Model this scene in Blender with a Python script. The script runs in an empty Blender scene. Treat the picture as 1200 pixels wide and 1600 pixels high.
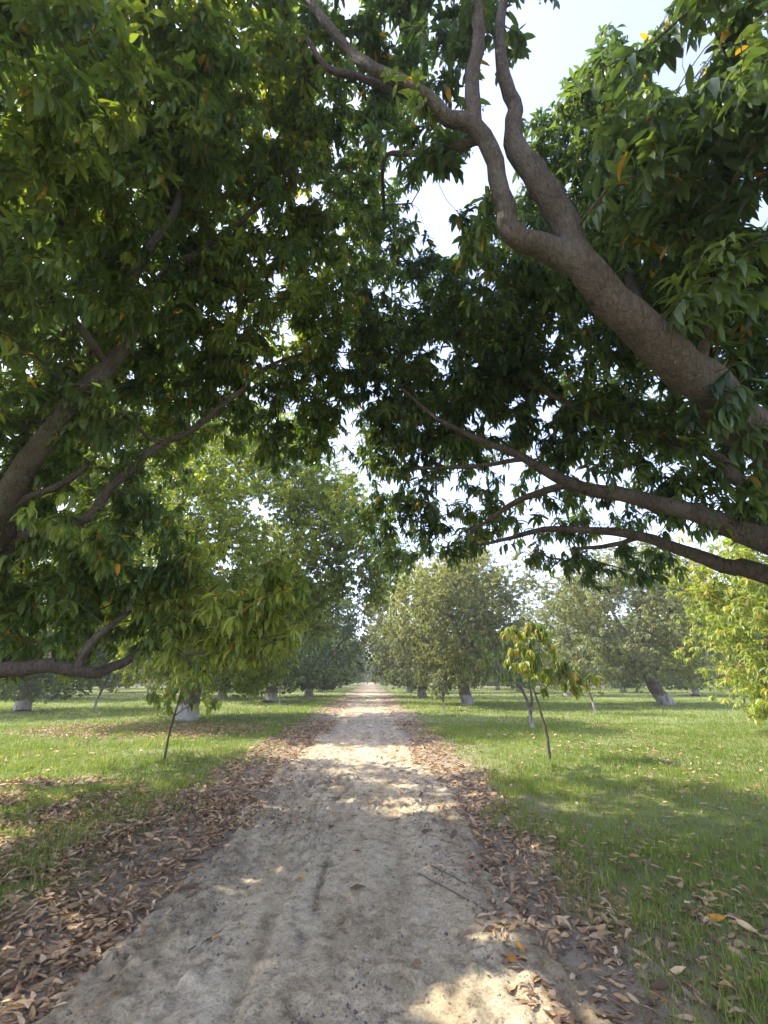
import bpy, math, random
import numpy as np

PI = math.pi
R = math.radians
sc = bpy.context.scene
col = sc.collection

# ---------------------------------------------------------------- camera
CAM = np.array([0.0, 0.0, 1.6])
cam_d = bpy.data.cameras.new('camera')
cam = bpy.data.objects.new('camera', cam_d)
col.objects.link(cam)
cam.location = CAM
cam.rotation_euler = (R(90 + 20.5), 0, R(-1.53))
cam_d.sensor_fit = 'VERTICAL'
cam_d.sensor_height = 36.0
cam_d.lens = 700.0 / 1600.0 * 36.0
cam_d.clip_start = 0.05
cam_d.clip_end = 3000
sc.camera = cam

# ---------------------------------------------------------------- sky and sun
SUN_EL = 50.0
SUN_AZ = -78.0          # degrees from +y, negative = to the left of the path
sun_dir = np.array([math.sin(R(SUN_AZ)) * math.cos(R(SUN_EL)), math.cos(R(SUN_AZ)) * math.cos(R(SUN_EL)), math.sin(R(SUN_EL))])
world = bpy.data.worlds.new("World")
sc.world = world
world.use_nodes = True
wn = world.node_tree
wn.nodes.clear()
w_out = wn.nodes.new('ShaderNodeOutputWorld')
w_bg = wn.nodes.new('ShaderNodeBackground')
w_sky = wn.nodes.new('ShaderNodeTexSky')
w_sky.sky_type = 'NISHITA'
w_sky.sun_disc = False
w_sky.sun_elevation = R(SUN_EL)
w_sky.sun_rotation = R(SUN_AZ)
w_sky.air_density = 1.0
w_sky.dust_density = 1.2
w_sky.ozone_density = 1.0
w_bg.inputs['Strength'].default_value = 0.15
w_hs = wn.nodes.new('ShaderNodeHueSaturation')
w_hs.inputs['Saturation'].default_value = 0.78
wn.links.new(w_sky.outputs[0], w_hs.inputs['Color'])
w_tn = wn.nodes.new('ShaderNodeMix'); w_tn.data_type = 'RGBA'; w_tn.blend_type = 'MULTIPLY'
w_tn.inputs[0].default_value = 1.0
w_tn.inputs[7].default_value = (0.92, 0.85, 0.98, 1)
wn.links.new(w_hs.outputs[0], w_tn.inputs[6])
wn.links.new(w_tn.outputs[2], w_bg.inputs[0])
wn.links.new(w_bg.outputs[0], w_out.inputs[0])
sun_d = bpy.data.lights.new('sun', 'SUN')
sun_d.energy = 2.0
sun_d.angle = R(0.6)
sun_d.color = (1.0, 0.94, 0.84)
sun = bpy.data.objects.new('sun', sun_d)
col.objects.link(sun)
from mathutils import Vector
sun.rotation_euler = Vector(sun_dir).to_track_quat('Z', 'Y').to_euler()
sc.view_settings.view_transform = 'Standard'
sc.view_settings.look = 'None'
sc.view_settings.exposure = 2.3
sc.view_settings.gamma = 1.0
sc.view_settings.use_curve_mapping = False
sc.render.engine = 'CYCLES'
sc.cycles.use_denoising = True
sc.cycles.max_bounces = 8
sc.cycles.diffuse_bounces = 5
sc.cycles.transmission_bounces = 4
sc.cycles.sample_clamp_indirect = 6.0

RT_LIMBS = [[(3.08, 3.0, 3.34, 0.168), (2.52, 2.75, 3.62, 0.1512), (2.1, 2.61, 3.9, 0.1361), (1.76, 2.5, 4.21, 0.1243), (1.55, 2.48, 4.56, 0.1176), (1.27, 2.52, 4.76, 0.0882), (1.08, 2.52, 4.91, 0.084), (1.03, 2.48, 5.32, 0.0714), (0.95, 2.43, 5.75, 0.0714), (0.83, 2.39, 6.0, 0.0714), (0.63, 2.46, 6.25, 0.0655), (0.3, 2.5, 6.75, 0.0605), (-0.18, 2.6, 7.37, 0.0504), (-0.57, 2.61, 8.09, 0.0462), (-0.84, 2.6, 8.69, 0.0378)],
  [(1.55, 2.48, 4.56, 0.1176), (1.49, 2.48, 5.0, 0.1092), (1.31, 2.45, 5.51, 0.1008), (1.17, 2.45, 5.8, 0.0882), (1.22, 2.43, 6.29, 0.0672), (1.17, 2.42, 6.77, 0.0588), (1.17, 2.41, 7.36, 0.0504), (1.31, 2.39, 8.26, 0.042), (1.43, 2.25, 9.19, 0.0336)],
  [(0.83, 2.39, 6.0, 0.0714), (0.84, 2.35, 6.52, 0.063), (0.93, 2.3, 7.1, 0.0588), (0.93, 2.24, 7.82, 0.0504), (0.92, 2.12, 8.72, 0.042)],
  [(0.63, 2.46, 6.25, 0.0588), (0.32, 2.62, 6.85, 0.042), (-0.19, 2.81, 7.52, 0.0336), (-0.55, 2.9, 7.87, 0.0336), (-0.8, 2.91, 8.44, 0.0252)],
  [(3.8, 3.94, 2.79, 0.1344), (3.57, 4.08, 2.99, 0.1176), (3.27, 4.22, 3.21, 0.0966), (2.84, 4.55, 3.52, 0.0798), (2.37, 4.88, 3.8, 0.0756), (1.96, 5.14, 4.28, 0.0571), (1.47, 5.42, 4.71, 0.0437), (0.91, 5.67, 5.22, 0.0353), (0.41, 5.87, 5.88, 0.0252)],
  [(2.37, 4.88, 3.8, 0.0504), (2.06, 5.11, 3.79, 0.042), (1.8, 5.35, 3.73, 0.0378), (1.56, 5.62, 3.6, 0.0269), (1.35, 5.87, 3.51, 0.0185)],
  [(1.94, 5.22, 4.2, 0.0336), (1.37, 5.46, 4.32, 0.0286), (0.61, 5.76, 4.42, 0.0218)],
  [(4.07, 4.34, 2.56, 0.1008), (3.81, 4.51, 2.69, 0.0882), (3.63, 4.67, 2.84, 0.0756), (3.16, 4.98, 3.19, 0.0571), (2.7, 5.25, 3.35, 0.0462), (2.26, 5.55, 3.45, 0.0378), (1.93, 5.88, 3.44, 0.0302), (1.54, 6.12, 3.4, 0.0185)],
  [(3.16, 4.98, 3.19, 0.0336), (2.98, 5.31, 3.17, 0.0294), (2.73, 5.72, 3.24, 0.021)],
  [(4.06, 4.16, 3.33, 0.0672), (3.76, 4.28, 3.87, 0.0588), (3.46, 4.49, 4.21, 0.0504), (2.93, 4.78, 4.61, 0.042), (2.35, 5.16, 5.33, 0.0353), (1.68, 5.5, 5.92, 0.0269), (1.55, 5.54, 6.67, 0.021)],
  [(2.62, 2.92, 3.9, 0.0504), (2.78, 2.84, 4.38, 0.042), (3.1, 2.82, 4.83, 0.0378), (3.48, 2.8, 5.28, 0.0336), (3.86, 2.78, 5.88, 0.0252)],
  [(3.1, 2.82, 4.83, 0.0336), (3.18, 2.73, 5.21, 0.0252), (3.16, 2.7, 5.57, 0.0168)],
  [(2.01, 2.62, 4.16, 0.0588), (2.51, 3.26, 5.26, 0.0504), (2.9, 3.85, 7.08, 0.042), (3.04, 4.09, 8.44, 0.0336), (3.41, 4.13, 10.02, 0.0252)],
  [(0.84, 2.43, 5.91, 0.0504), (0.67, 2.72, 6.26, 0.0378), (0.37, 3.21, 6.99, 0.0336), (0.11, 3.97, 8.12, 0.0252), (0.13, 4.91, 8.45, 0.0252)]]
LT_LIMBS = [[(-4.54, 5.15, 3.0, 0.16), (-4.2, 4.84, 3.37, 0.136), (-3.77, 4.53, 3.9, 0.12), (-3.28, 4.29, 4.49, 0.104), (-3.02, 4.27, 4.96, 0.088), (-2.81, 4.18, 5.33, 0.072), (-2.86, 4.04, 5.86, 0.064), (-3.06, 3.97, 6.33, 0.044), (-3.43, 3.95, 6.99, 0.036), (-3.81, 3.87, 7.79, 0.028), (-4.2, 3.81, 8.56, 0.024)],
  [(-2.86, 4.04, 5.86, 0.056), (-2.68, 3.95, 6.36, 0.048), (-2.45, 3.91, 7.02, 0.04), (-2.44, 3.79, 7.91, 0.036), (-2.58, 3.59, 9.03, 0.028), (-2.83, 3.5, 10.16, 0.024)],
  [(-2.84, 4.22, 5.65, 0.048), (-2.68, 4.23, 6.18, 0.04), (-2.2, 4.42, 7.07, 0.04), (-1.57, 4.61, 8.24, 0.032), (-0.9, 4.82, 9.32, 0.024)],
  [(-3.02, 4.27, 4.96, 0.048), (-3.12, 3.91, 5.08, 0.044), (-3.12, 3.69, 5.09, 0.044), (-3.14, 3.34, 5.18, 0.04), (-3.2, 3.09, 5.29, 0.036), (-3.35, 2.91, 5.49, 0.036), (-3.49, 2.73, 5.68, 0.032)],
  [(-4.39, 4.97, 3.18, 0.064), (-3.95, 4.79, 3.49, 0.04), (-3.52, 4.76, 3.69, 0.036), (-3.35, 4.85, 4.01, 0.024)],
  [(-4.63, 5.36, 2.75, 0.112), (-4.22, 5.2, 3.14, 0.08), (-3.73, 5.12, 3.31, 0.0704), (-3.38, 5.12, 3.43, 0.064), (-3.24, 5.14, 3.78, 0.056), (-3.0, 5.2, 4.19, 0.0496), (-2.81, 5.29, 4.5, 0.044), (-2.47, 5.39, 4.78, 0.04), (-2.15, 5.44, 5.2, 0.036), (-1.91, 5.52, 5.55, 0.0336), (-1.72, 5.51, 5.83, 0.0288), (-1.35, 5.75, 6.3, 0.024), (-0.9, 6.02, 6.69, 0.0176)],
  [(-3.21, 4.38, 4.39, 0.028), (-2.96, 4.73, 4.57, 0.028), (-2.86, 5.09, 4.47, 0.024), (-2.77, 5.28, 4.53, 0.024)],
  [(-4.36, 5.43, 1.68, 0.092), (-4.06, 5.31, 1.7, 0.084), (-3.64, 5.28, 1.74, 0.08), (-3.29, 5.39, 1.7, 0.0704), (-3.16, 5.61, 1.68, 0.06), (-3.03, 5.88, 1.8, 0.052), (-2.89, 6.12, 2.0, 0.048), (-2.71, 6.35, 2.23, 0.04), (-2.48, 6.44, 2.54, 0.028)],
  [(-3.32, 5.39, 1.71, 0.048), (-3.22, 5.4, 1.97, 0.0416), (-3.12, 5.53, 2.17, 0.036), (-3.01, 5.76, 2.4, 0.024)]]
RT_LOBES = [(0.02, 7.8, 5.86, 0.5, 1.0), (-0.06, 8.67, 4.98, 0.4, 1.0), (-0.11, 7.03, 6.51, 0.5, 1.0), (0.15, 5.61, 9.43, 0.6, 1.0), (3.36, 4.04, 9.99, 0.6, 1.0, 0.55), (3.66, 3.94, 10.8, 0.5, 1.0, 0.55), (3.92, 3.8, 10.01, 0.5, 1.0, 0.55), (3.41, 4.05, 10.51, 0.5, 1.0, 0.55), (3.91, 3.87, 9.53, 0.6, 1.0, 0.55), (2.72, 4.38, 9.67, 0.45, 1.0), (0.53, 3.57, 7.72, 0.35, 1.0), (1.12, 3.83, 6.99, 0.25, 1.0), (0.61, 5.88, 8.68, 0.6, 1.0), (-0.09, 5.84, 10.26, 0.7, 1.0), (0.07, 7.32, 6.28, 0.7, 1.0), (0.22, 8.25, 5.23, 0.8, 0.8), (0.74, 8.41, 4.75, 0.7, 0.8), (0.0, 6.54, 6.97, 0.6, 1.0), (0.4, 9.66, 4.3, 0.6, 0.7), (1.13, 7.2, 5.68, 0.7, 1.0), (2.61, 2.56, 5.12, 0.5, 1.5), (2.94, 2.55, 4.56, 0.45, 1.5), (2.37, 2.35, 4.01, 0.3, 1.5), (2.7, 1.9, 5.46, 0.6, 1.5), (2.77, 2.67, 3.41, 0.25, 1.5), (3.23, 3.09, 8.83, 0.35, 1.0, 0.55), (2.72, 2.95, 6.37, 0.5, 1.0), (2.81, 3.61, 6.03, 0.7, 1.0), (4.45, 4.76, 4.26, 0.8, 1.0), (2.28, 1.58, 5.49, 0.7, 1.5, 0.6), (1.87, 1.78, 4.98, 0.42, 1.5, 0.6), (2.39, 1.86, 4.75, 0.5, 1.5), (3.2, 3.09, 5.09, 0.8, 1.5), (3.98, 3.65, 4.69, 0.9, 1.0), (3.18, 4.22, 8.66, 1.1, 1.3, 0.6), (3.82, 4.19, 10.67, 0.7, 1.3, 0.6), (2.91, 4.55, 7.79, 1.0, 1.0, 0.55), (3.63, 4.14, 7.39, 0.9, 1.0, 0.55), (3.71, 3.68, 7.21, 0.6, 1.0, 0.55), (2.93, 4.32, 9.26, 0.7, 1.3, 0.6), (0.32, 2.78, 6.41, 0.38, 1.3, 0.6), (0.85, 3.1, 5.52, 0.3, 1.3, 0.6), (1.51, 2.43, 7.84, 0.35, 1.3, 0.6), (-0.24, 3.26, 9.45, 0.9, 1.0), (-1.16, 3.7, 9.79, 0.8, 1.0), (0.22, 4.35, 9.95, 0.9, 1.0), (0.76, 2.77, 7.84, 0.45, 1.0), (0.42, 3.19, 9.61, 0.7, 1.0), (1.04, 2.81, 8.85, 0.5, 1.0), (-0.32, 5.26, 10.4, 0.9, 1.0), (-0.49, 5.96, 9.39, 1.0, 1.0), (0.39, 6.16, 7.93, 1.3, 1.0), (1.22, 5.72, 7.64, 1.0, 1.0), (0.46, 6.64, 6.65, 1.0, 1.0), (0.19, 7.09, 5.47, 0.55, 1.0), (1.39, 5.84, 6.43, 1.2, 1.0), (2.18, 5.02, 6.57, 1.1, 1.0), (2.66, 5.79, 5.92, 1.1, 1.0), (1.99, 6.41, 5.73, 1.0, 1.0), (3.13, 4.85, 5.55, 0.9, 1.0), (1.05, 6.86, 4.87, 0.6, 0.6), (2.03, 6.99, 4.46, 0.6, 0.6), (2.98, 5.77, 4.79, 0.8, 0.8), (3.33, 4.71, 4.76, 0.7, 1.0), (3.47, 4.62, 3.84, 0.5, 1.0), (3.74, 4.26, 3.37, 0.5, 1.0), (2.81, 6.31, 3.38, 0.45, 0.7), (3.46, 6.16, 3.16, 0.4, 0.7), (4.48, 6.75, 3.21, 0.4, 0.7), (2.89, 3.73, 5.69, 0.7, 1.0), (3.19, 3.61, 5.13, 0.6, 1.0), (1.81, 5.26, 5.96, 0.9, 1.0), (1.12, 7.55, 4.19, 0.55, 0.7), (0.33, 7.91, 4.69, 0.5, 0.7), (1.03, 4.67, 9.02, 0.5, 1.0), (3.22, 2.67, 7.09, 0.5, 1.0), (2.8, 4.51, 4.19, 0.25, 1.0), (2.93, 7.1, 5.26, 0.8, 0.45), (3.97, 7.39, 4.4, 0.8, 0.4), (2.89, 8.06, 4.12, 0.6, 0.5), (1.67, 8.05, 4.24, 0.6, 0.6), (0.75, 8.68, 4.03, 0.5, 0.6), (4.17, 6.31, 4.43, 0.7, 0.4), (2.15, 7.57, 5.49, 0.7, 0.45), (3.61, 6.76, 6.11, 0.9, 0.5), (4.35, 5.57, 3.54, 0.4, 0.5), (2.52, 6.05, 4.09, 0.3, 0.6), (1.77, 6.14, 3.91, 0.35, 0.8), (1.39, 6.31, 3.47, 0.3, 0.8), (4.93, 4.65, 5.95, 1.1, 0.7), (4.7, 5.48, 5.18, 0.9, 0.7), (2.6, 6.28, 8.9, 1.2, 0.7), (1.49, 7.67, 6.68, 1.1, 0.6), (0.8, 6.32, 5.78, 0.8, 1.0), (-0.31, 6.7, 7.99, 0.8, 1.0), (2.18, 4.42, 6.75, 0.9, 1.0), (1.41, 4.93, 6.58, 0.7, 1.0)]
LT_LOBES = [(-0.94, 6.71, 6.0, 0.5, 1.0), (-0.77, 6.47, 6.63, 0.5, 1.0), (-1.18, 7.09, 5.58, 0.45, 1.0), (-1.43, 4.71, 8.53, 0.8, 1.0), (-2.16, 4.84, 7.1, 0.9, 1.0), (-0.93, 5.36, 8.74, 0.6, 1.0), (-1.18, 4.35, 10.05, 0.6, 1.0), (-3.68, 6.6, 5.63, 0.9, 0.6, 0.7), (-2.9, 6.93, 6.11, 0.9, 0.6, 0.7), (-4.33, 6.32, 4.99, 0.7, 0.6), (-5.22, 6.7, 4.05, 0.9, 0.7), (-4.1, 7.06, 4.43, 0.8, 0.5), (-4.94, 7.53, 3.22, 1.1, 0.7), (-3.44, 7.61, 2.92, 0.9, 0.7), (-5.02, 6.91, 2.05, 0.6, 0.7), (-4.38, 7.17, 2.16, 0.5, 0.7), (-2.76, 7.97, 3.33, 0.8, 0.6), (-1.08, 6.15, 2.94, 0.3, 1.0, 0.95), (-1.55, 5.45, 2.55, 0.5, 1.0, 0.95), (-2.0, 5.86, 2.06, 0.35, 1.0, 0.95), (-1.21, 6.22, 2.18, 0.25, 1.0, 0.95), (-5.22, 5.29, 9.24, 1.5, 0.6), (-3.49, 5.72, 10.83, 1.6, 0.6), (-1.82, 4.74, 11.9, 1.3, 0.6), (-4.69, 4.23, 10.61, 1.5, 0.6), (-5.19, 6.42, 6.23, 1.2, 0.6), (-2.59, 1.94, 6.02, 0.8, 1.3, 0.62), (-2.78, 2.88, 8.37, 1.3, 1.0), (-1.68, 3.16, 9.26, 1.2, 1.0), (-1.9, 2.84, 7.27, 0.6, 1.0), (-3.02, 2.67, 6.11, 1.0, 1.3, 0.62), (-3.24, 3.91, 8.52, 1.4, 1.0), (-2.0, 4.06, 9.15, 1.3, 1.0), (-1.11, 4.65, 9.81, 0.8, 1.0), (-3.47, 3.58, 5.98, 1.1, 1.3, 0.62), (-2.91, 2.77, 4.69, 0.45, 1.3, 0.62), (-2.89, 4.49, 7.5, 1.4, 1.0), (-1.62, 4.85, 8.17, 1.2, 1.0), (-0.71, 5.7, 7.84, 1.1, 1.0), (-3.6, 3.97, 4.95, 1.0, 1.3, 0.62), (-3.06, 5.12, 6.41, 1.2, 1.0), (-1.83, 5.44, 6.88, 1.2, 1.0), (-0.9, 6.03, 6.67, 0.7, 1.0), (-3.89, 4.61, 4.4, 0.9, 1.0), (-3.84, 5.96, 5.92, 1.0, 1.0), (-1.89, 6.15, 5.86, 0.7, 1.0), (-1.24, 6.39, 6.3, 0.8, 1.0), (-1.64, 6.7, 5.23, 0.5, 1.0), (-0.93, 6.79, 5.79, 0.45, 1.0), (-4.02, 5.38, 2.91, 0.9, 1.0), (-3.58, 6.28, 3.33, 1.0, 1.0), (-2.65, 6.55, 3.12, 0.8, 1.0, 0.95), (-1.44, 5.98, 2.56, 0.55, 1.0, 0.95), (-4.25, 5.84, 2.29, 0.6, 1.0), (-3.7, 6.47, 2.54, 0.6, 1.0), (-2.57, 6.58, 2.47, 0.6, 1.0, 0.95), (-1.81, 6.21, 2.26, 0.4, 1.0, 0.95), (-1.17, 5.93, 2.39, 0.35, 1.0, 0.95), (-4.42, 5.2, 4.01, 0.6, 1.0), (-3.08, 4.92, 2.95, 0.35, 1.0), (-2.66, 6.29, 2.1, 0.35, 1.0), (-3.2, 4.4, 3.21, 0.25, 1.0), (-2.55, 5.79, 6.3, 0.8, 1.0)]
OPENINGS = [(0.63, 0.83, 3.63, 5.85, 7.71, 20.55, 0.099, 0.92), (0.88, 0.79, 3.71, 8.2, 7.35, 21.34, 0.086, 0.8), (0.56, 0.88, 3.49, 5.22, 8.21, 19.24, 0.073, 0.68), (0.56, 0.84, 3.61, 5.21, 7.79, 20.37, 0.056, 0.52), (1.01, 0.85, 3.55, 9.41, 7.89, 19.8, 0.069, 0.64), (1.04, 0.82, 3.61, 9.71, 7.67, 20.37, 0.043, 0.4), (0.5, 0.9, 3.43, 4.63, 8.44, 18.68, 0.047, 0.44), (0.22, 1.06, 3.04, 2.06, 9.87, 15.03, 0.056, 0.52), (0.17, 1.04, 3.1, 1.62, 9.68, 15.59, 0.03, 0.28), (0.15, 1.09, 2.96, 1.37, 10.17, 14.28, 0.024, 0.22), (0.22, 1.02, 3.13, 2.06, 9.56, 15.87, 0.043, 0.4), (0.24, 1.08, 2.98, 2.27, 10.08, 14.46, 0.043, 0.4), (-0.35, 0.97, 3.32, -3.26, 9.04, 17.65, 0.019, 0.18), (-0.38, 1.07, 3.04, -3.53, 10.02, 15.03, 0.021, 0.2), (-0.25, 1.04, 3.11, -2.34, 9.75, 15.68, 0.019, 0.18), (-0.19, 1.02, 3.16, -1.75, 9.56, 16.15, 0.017, 0.16), (-0.08, 1.29, 2.45, -0.72, 12.02, 9.5, 0.017, 0.16), (-0.07, 1.26, 2.53, -0.69, 11.74, 10.25, 0.013, 0.12), (-0.07, 1.32, 2.37, -0.67, 12.3, 8.75, 0.017, 0.16), (-0.07, 1.38, 2.19, -0.62, 12.92, 7.06, 0.021, 0.2), (-0.04, 1.37, 2.23, -0.42, 12.78, 7.44, 0.021, 0.2), (0.16, 1.03, 3.13, 1.46, 9.58, 15.87, 0.034, 0.32), (-0.07, 0.92, 3.43, -0.67, 8.58, 18.68, 0.019, 0.18), (-0.1, 1.23, 2.61, -0.89, 11.46, 11.0, 0.021, 0.2), (1.3, 1.0, 3.11, 12.15, 9.36, 15.68, 0.047, 0.44), (1.27, 1.03, 3.05, 11.86, 9.58, 15.12, 0.03, 0.28), (-0.18, 0.92, 3.43, -1.67, 8.61, 18.68, 0.017, 0.16), (-0.12, 3.19, 1.15, -7.98, 4.86, 10.72, 0.28, 0.336), (-0.35, 3.16, 1.15, -8.21, 4.83, 10.72, 0.2, 0.24), (-0.03, 3.9, 1.15, -7.89, 5.57, 10.72, 0.14, 0.168)]  # gaps in the foliage; the last ones follow sun rays, added for sun patches

# ---------------------------------------------------------------- noise
def _hash(ix, iy, seed):
    n = (ix.astype(np.int64) * 374761393 + iy.astype(np.int64) * 668265263 + seed * 1442695041) & 0xffffffff
    n = ((n ^ (n >> 13)) * 1274126177) & 0xffffffff
    n = n ^ (n >> 16)
    return (n & 0xffffff) / float(0xffffff)

def vnoise(x, y, seed=0):
    x = np.asarray(x, float); y = np.asarray(y, float)
    ix = np.floor(x); iy = np.floor(y)
    fx = x - ix; fy = y - iy
    fx = fx * fx * (3 - 2 * fx); fy = fy * fy * (3 - 2 * fy)
    a = _hash(ix, iy, seed); b = _hash(ix + 1, iy, seed)
    c = _hash(ix, iy + 1, seed); d = _hash(ix + 1, iy + 1, seed)
    return (a * (1 - fx) + b * fx) * (1 - fy) + (c * (1 - fx) + d * fx) * fy

def fbm(x, y, seed=0, octv=4):
    s = 0; a = 0.5; t = 0
    for k in range(octv):
        s = s + a * vnoise(x * 2 ** k + 17.3 * k, y * 2 ** k - 9.1 * k, seed + k)
        t += a; a *= 0.5
    return s / t

def sstep(a, b, x):
    t = np.clip((x - a) / (b - a), 0, 1)
    return t * t * (3 - 2 * t)

# ---------------------------------------------------------------- mesh helpers
def mesh_np(name, verts, faces_flat, face_sizes, mat, color=None, smooth=False):
    me = bpy.data.meshes.new(name)
    verts = np.ascontiguousarray(verts, dtype=np.float32)
    faces_flat = np.ascontiguousarray(faces_flat, dtype=np.int32)
    face_sizes = np.ascontiguousarray(face_sizes, dtype=np.int32)
    me.vertices.add(len(verts)); me.vertices.foreach_set('co', verts.ravel())
    me.loops.add(len(faces_flat)); me.loops.foreach_set('vertex_index', faces_flat)
    starts = np.concatenate([[0], np.cumsum(face_sizes)[:-1]]).astype(np.int32)
    me.polygons.add(len(face_sizes)); me.polygons.foreach_set('loop_start', starts)
    try:
        me.polygons.foreach_set('loop_total', face_sizes)
    except Exception:
        pass
    if smooth:
        me.polygons.foreach_set('use_smooth', np.ones(len(face_sizes), dtype=bool))
    me.update(calc_edges=True)
    if color is not None:
        ca = me.color_attributes.new('tint', 'FLOAT_COLOR', 'POINT')
        c = np.ones((len(verts), 4), dtype=np.float32); c[:, :3] = color
        ca.data.foreach_set('color', c.ravel())
    me.materials.append(mat)
    return me

def link(name, me, parent=None, loc=(0, 0, 0)):
    o = bpy.data.objects.new(name, me)
    col.objects.link(o)
    o.location = loc
    if parent is not None:
        o.parent = parent
    return o

def tag(o, label=None, cat=None, group=None, kind=None):
    if label: o['label'] = label
    if cat: o['category'] = cat
    if group: o['group'] = group
    if kind: o['kind'] = kind
    return o

def empty(name, loc):
    o = bpy.data.objects.new(name, None)
    col.objects.link(o)
    o.location = loc
    o.empty_display_size = 0.3
    return o

def grid_mesh(name, X, Y, Z, mat, smooth=True):
    ny, nx = X.shape
    v = np.stack([X, Y, Z], -1).reshape(-1, 3)
    i = np.arange(ny * nx).reshape(ny, nx)
    f = np.stack([i[:-1, :-1], i[:-1, 1:], i[1:, 1:], i[1:, :-1]], -1).reshape(-1, 4)
    return mesh_np(name, v, f.ravel(), np.full(len(f), 4), mat, smooth=smooth)

# ---------------------------------------------------------------- materials
def new_mat(name):
    m = bpy.data.materials.new(name); m.use_nodes = True
    nt = m.node_tree; nt.nodes.clear()
    return m, nt, nt.nodes, nt.links

def N(nt, t, **kw):
    n = nt.nodes.new(t)
    for k, v in kw.items():
        if k in n.inputs: n.inputs[k].default_value = v
        else: setattr(n, k, v)
    return n

def noise(nt, vec, scale, detail=4, rough=0.55):
    n = nt.nodes.new('ShaderNodeTexNoise')
    n.inputs['Scale'].default_value = scale
    n.inputs['Detail'].default_value = detail
    n.inputs['Roughness'].default_value = rough
    if vec is not None: nt.links.new(vec, n.inputs['Vector'])
    return n

def ramp(nt, fac, stops):
    n = nt.nodes.new('ShaderNodeValToRGB')
    el = n.color_ramp.elements
    while len(el) > 1: el.remove(el[-1])
    el[0].position = stops[0][0]; el[0].color = (*stops[0][1], 1)
    for p, c in stops[1:]:
        e = el.new(p); e.color = (*c, 1)
    nt.links.new(fac, n.inputs[0])
    return n

def mixc(nt, fac, a, b, mode='MIX'):
    n = nt.nodes.new('ShaderNodeMix'); n.data_type = 'RGBA'; n.blend_type = mode
    if isinstance(fac, (int, float)): n.inputs[0].default_value = fac
    else: nt.links.new(fac, n.inputs[0])
    for k, s in ((6, a), (7, b)):
        if isinstance(s, tuple): n.inputs[k].default_value = (*s, 1)
        else: nt.links.new(s, n.inputs[k])
    return n.outputs[2]

def leaf_material(name, rough=0.40, transl=0.44, tr_gain=(1.9, 1.9, 0.65), spec=0.5):
    m, nt, ns, lk = new_mat(name)
    at = N(nt, 'ShaderNodeVertexColor', layer_name='tint')
    geo = N(nt, 'ShaderNodeNewGeometry')
    nz = noise(nt, geo.outputs['Position'], 30, 3)
    cr = ramp(nt, nz.outputs[0], [(0.3, (0.85, 0.85, 0.85)), (0.7, (1.12, 1.12, 1.12))])
    base = mixc(nt, 1.0, at.outputs[0], cr.outputs[0], 'MULTIPLY')
    pb = N(nt, 'ShaderNodeBsdfPrincipled', Roughness=rough)
    pb.inputs['Specular IOR Level'].default_value = spec
    lk.new(base, pb.inputs['Base Color'])
    tr = N(nt, 'ShaderNodeBsdfTranslucent')
    trc = mixc(nt, 1.0, base, tr_gain, 'MULTIPLY')
    lk.new(trc, tr.inputs[0])
    mx = N(nt, 'ShaderNodeMixShader'); mx.inputs[0].default_value = transl
    lk.new(pb.outputs[0], mx.inputs[1]); lk.new(tr.outputs[0], mx.inputs[2])
    out = N(nt, 'ShaderNodeOutputMaterial'); lk.new(mx.outputs[0], out.inputs[0])
    return m

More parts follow.
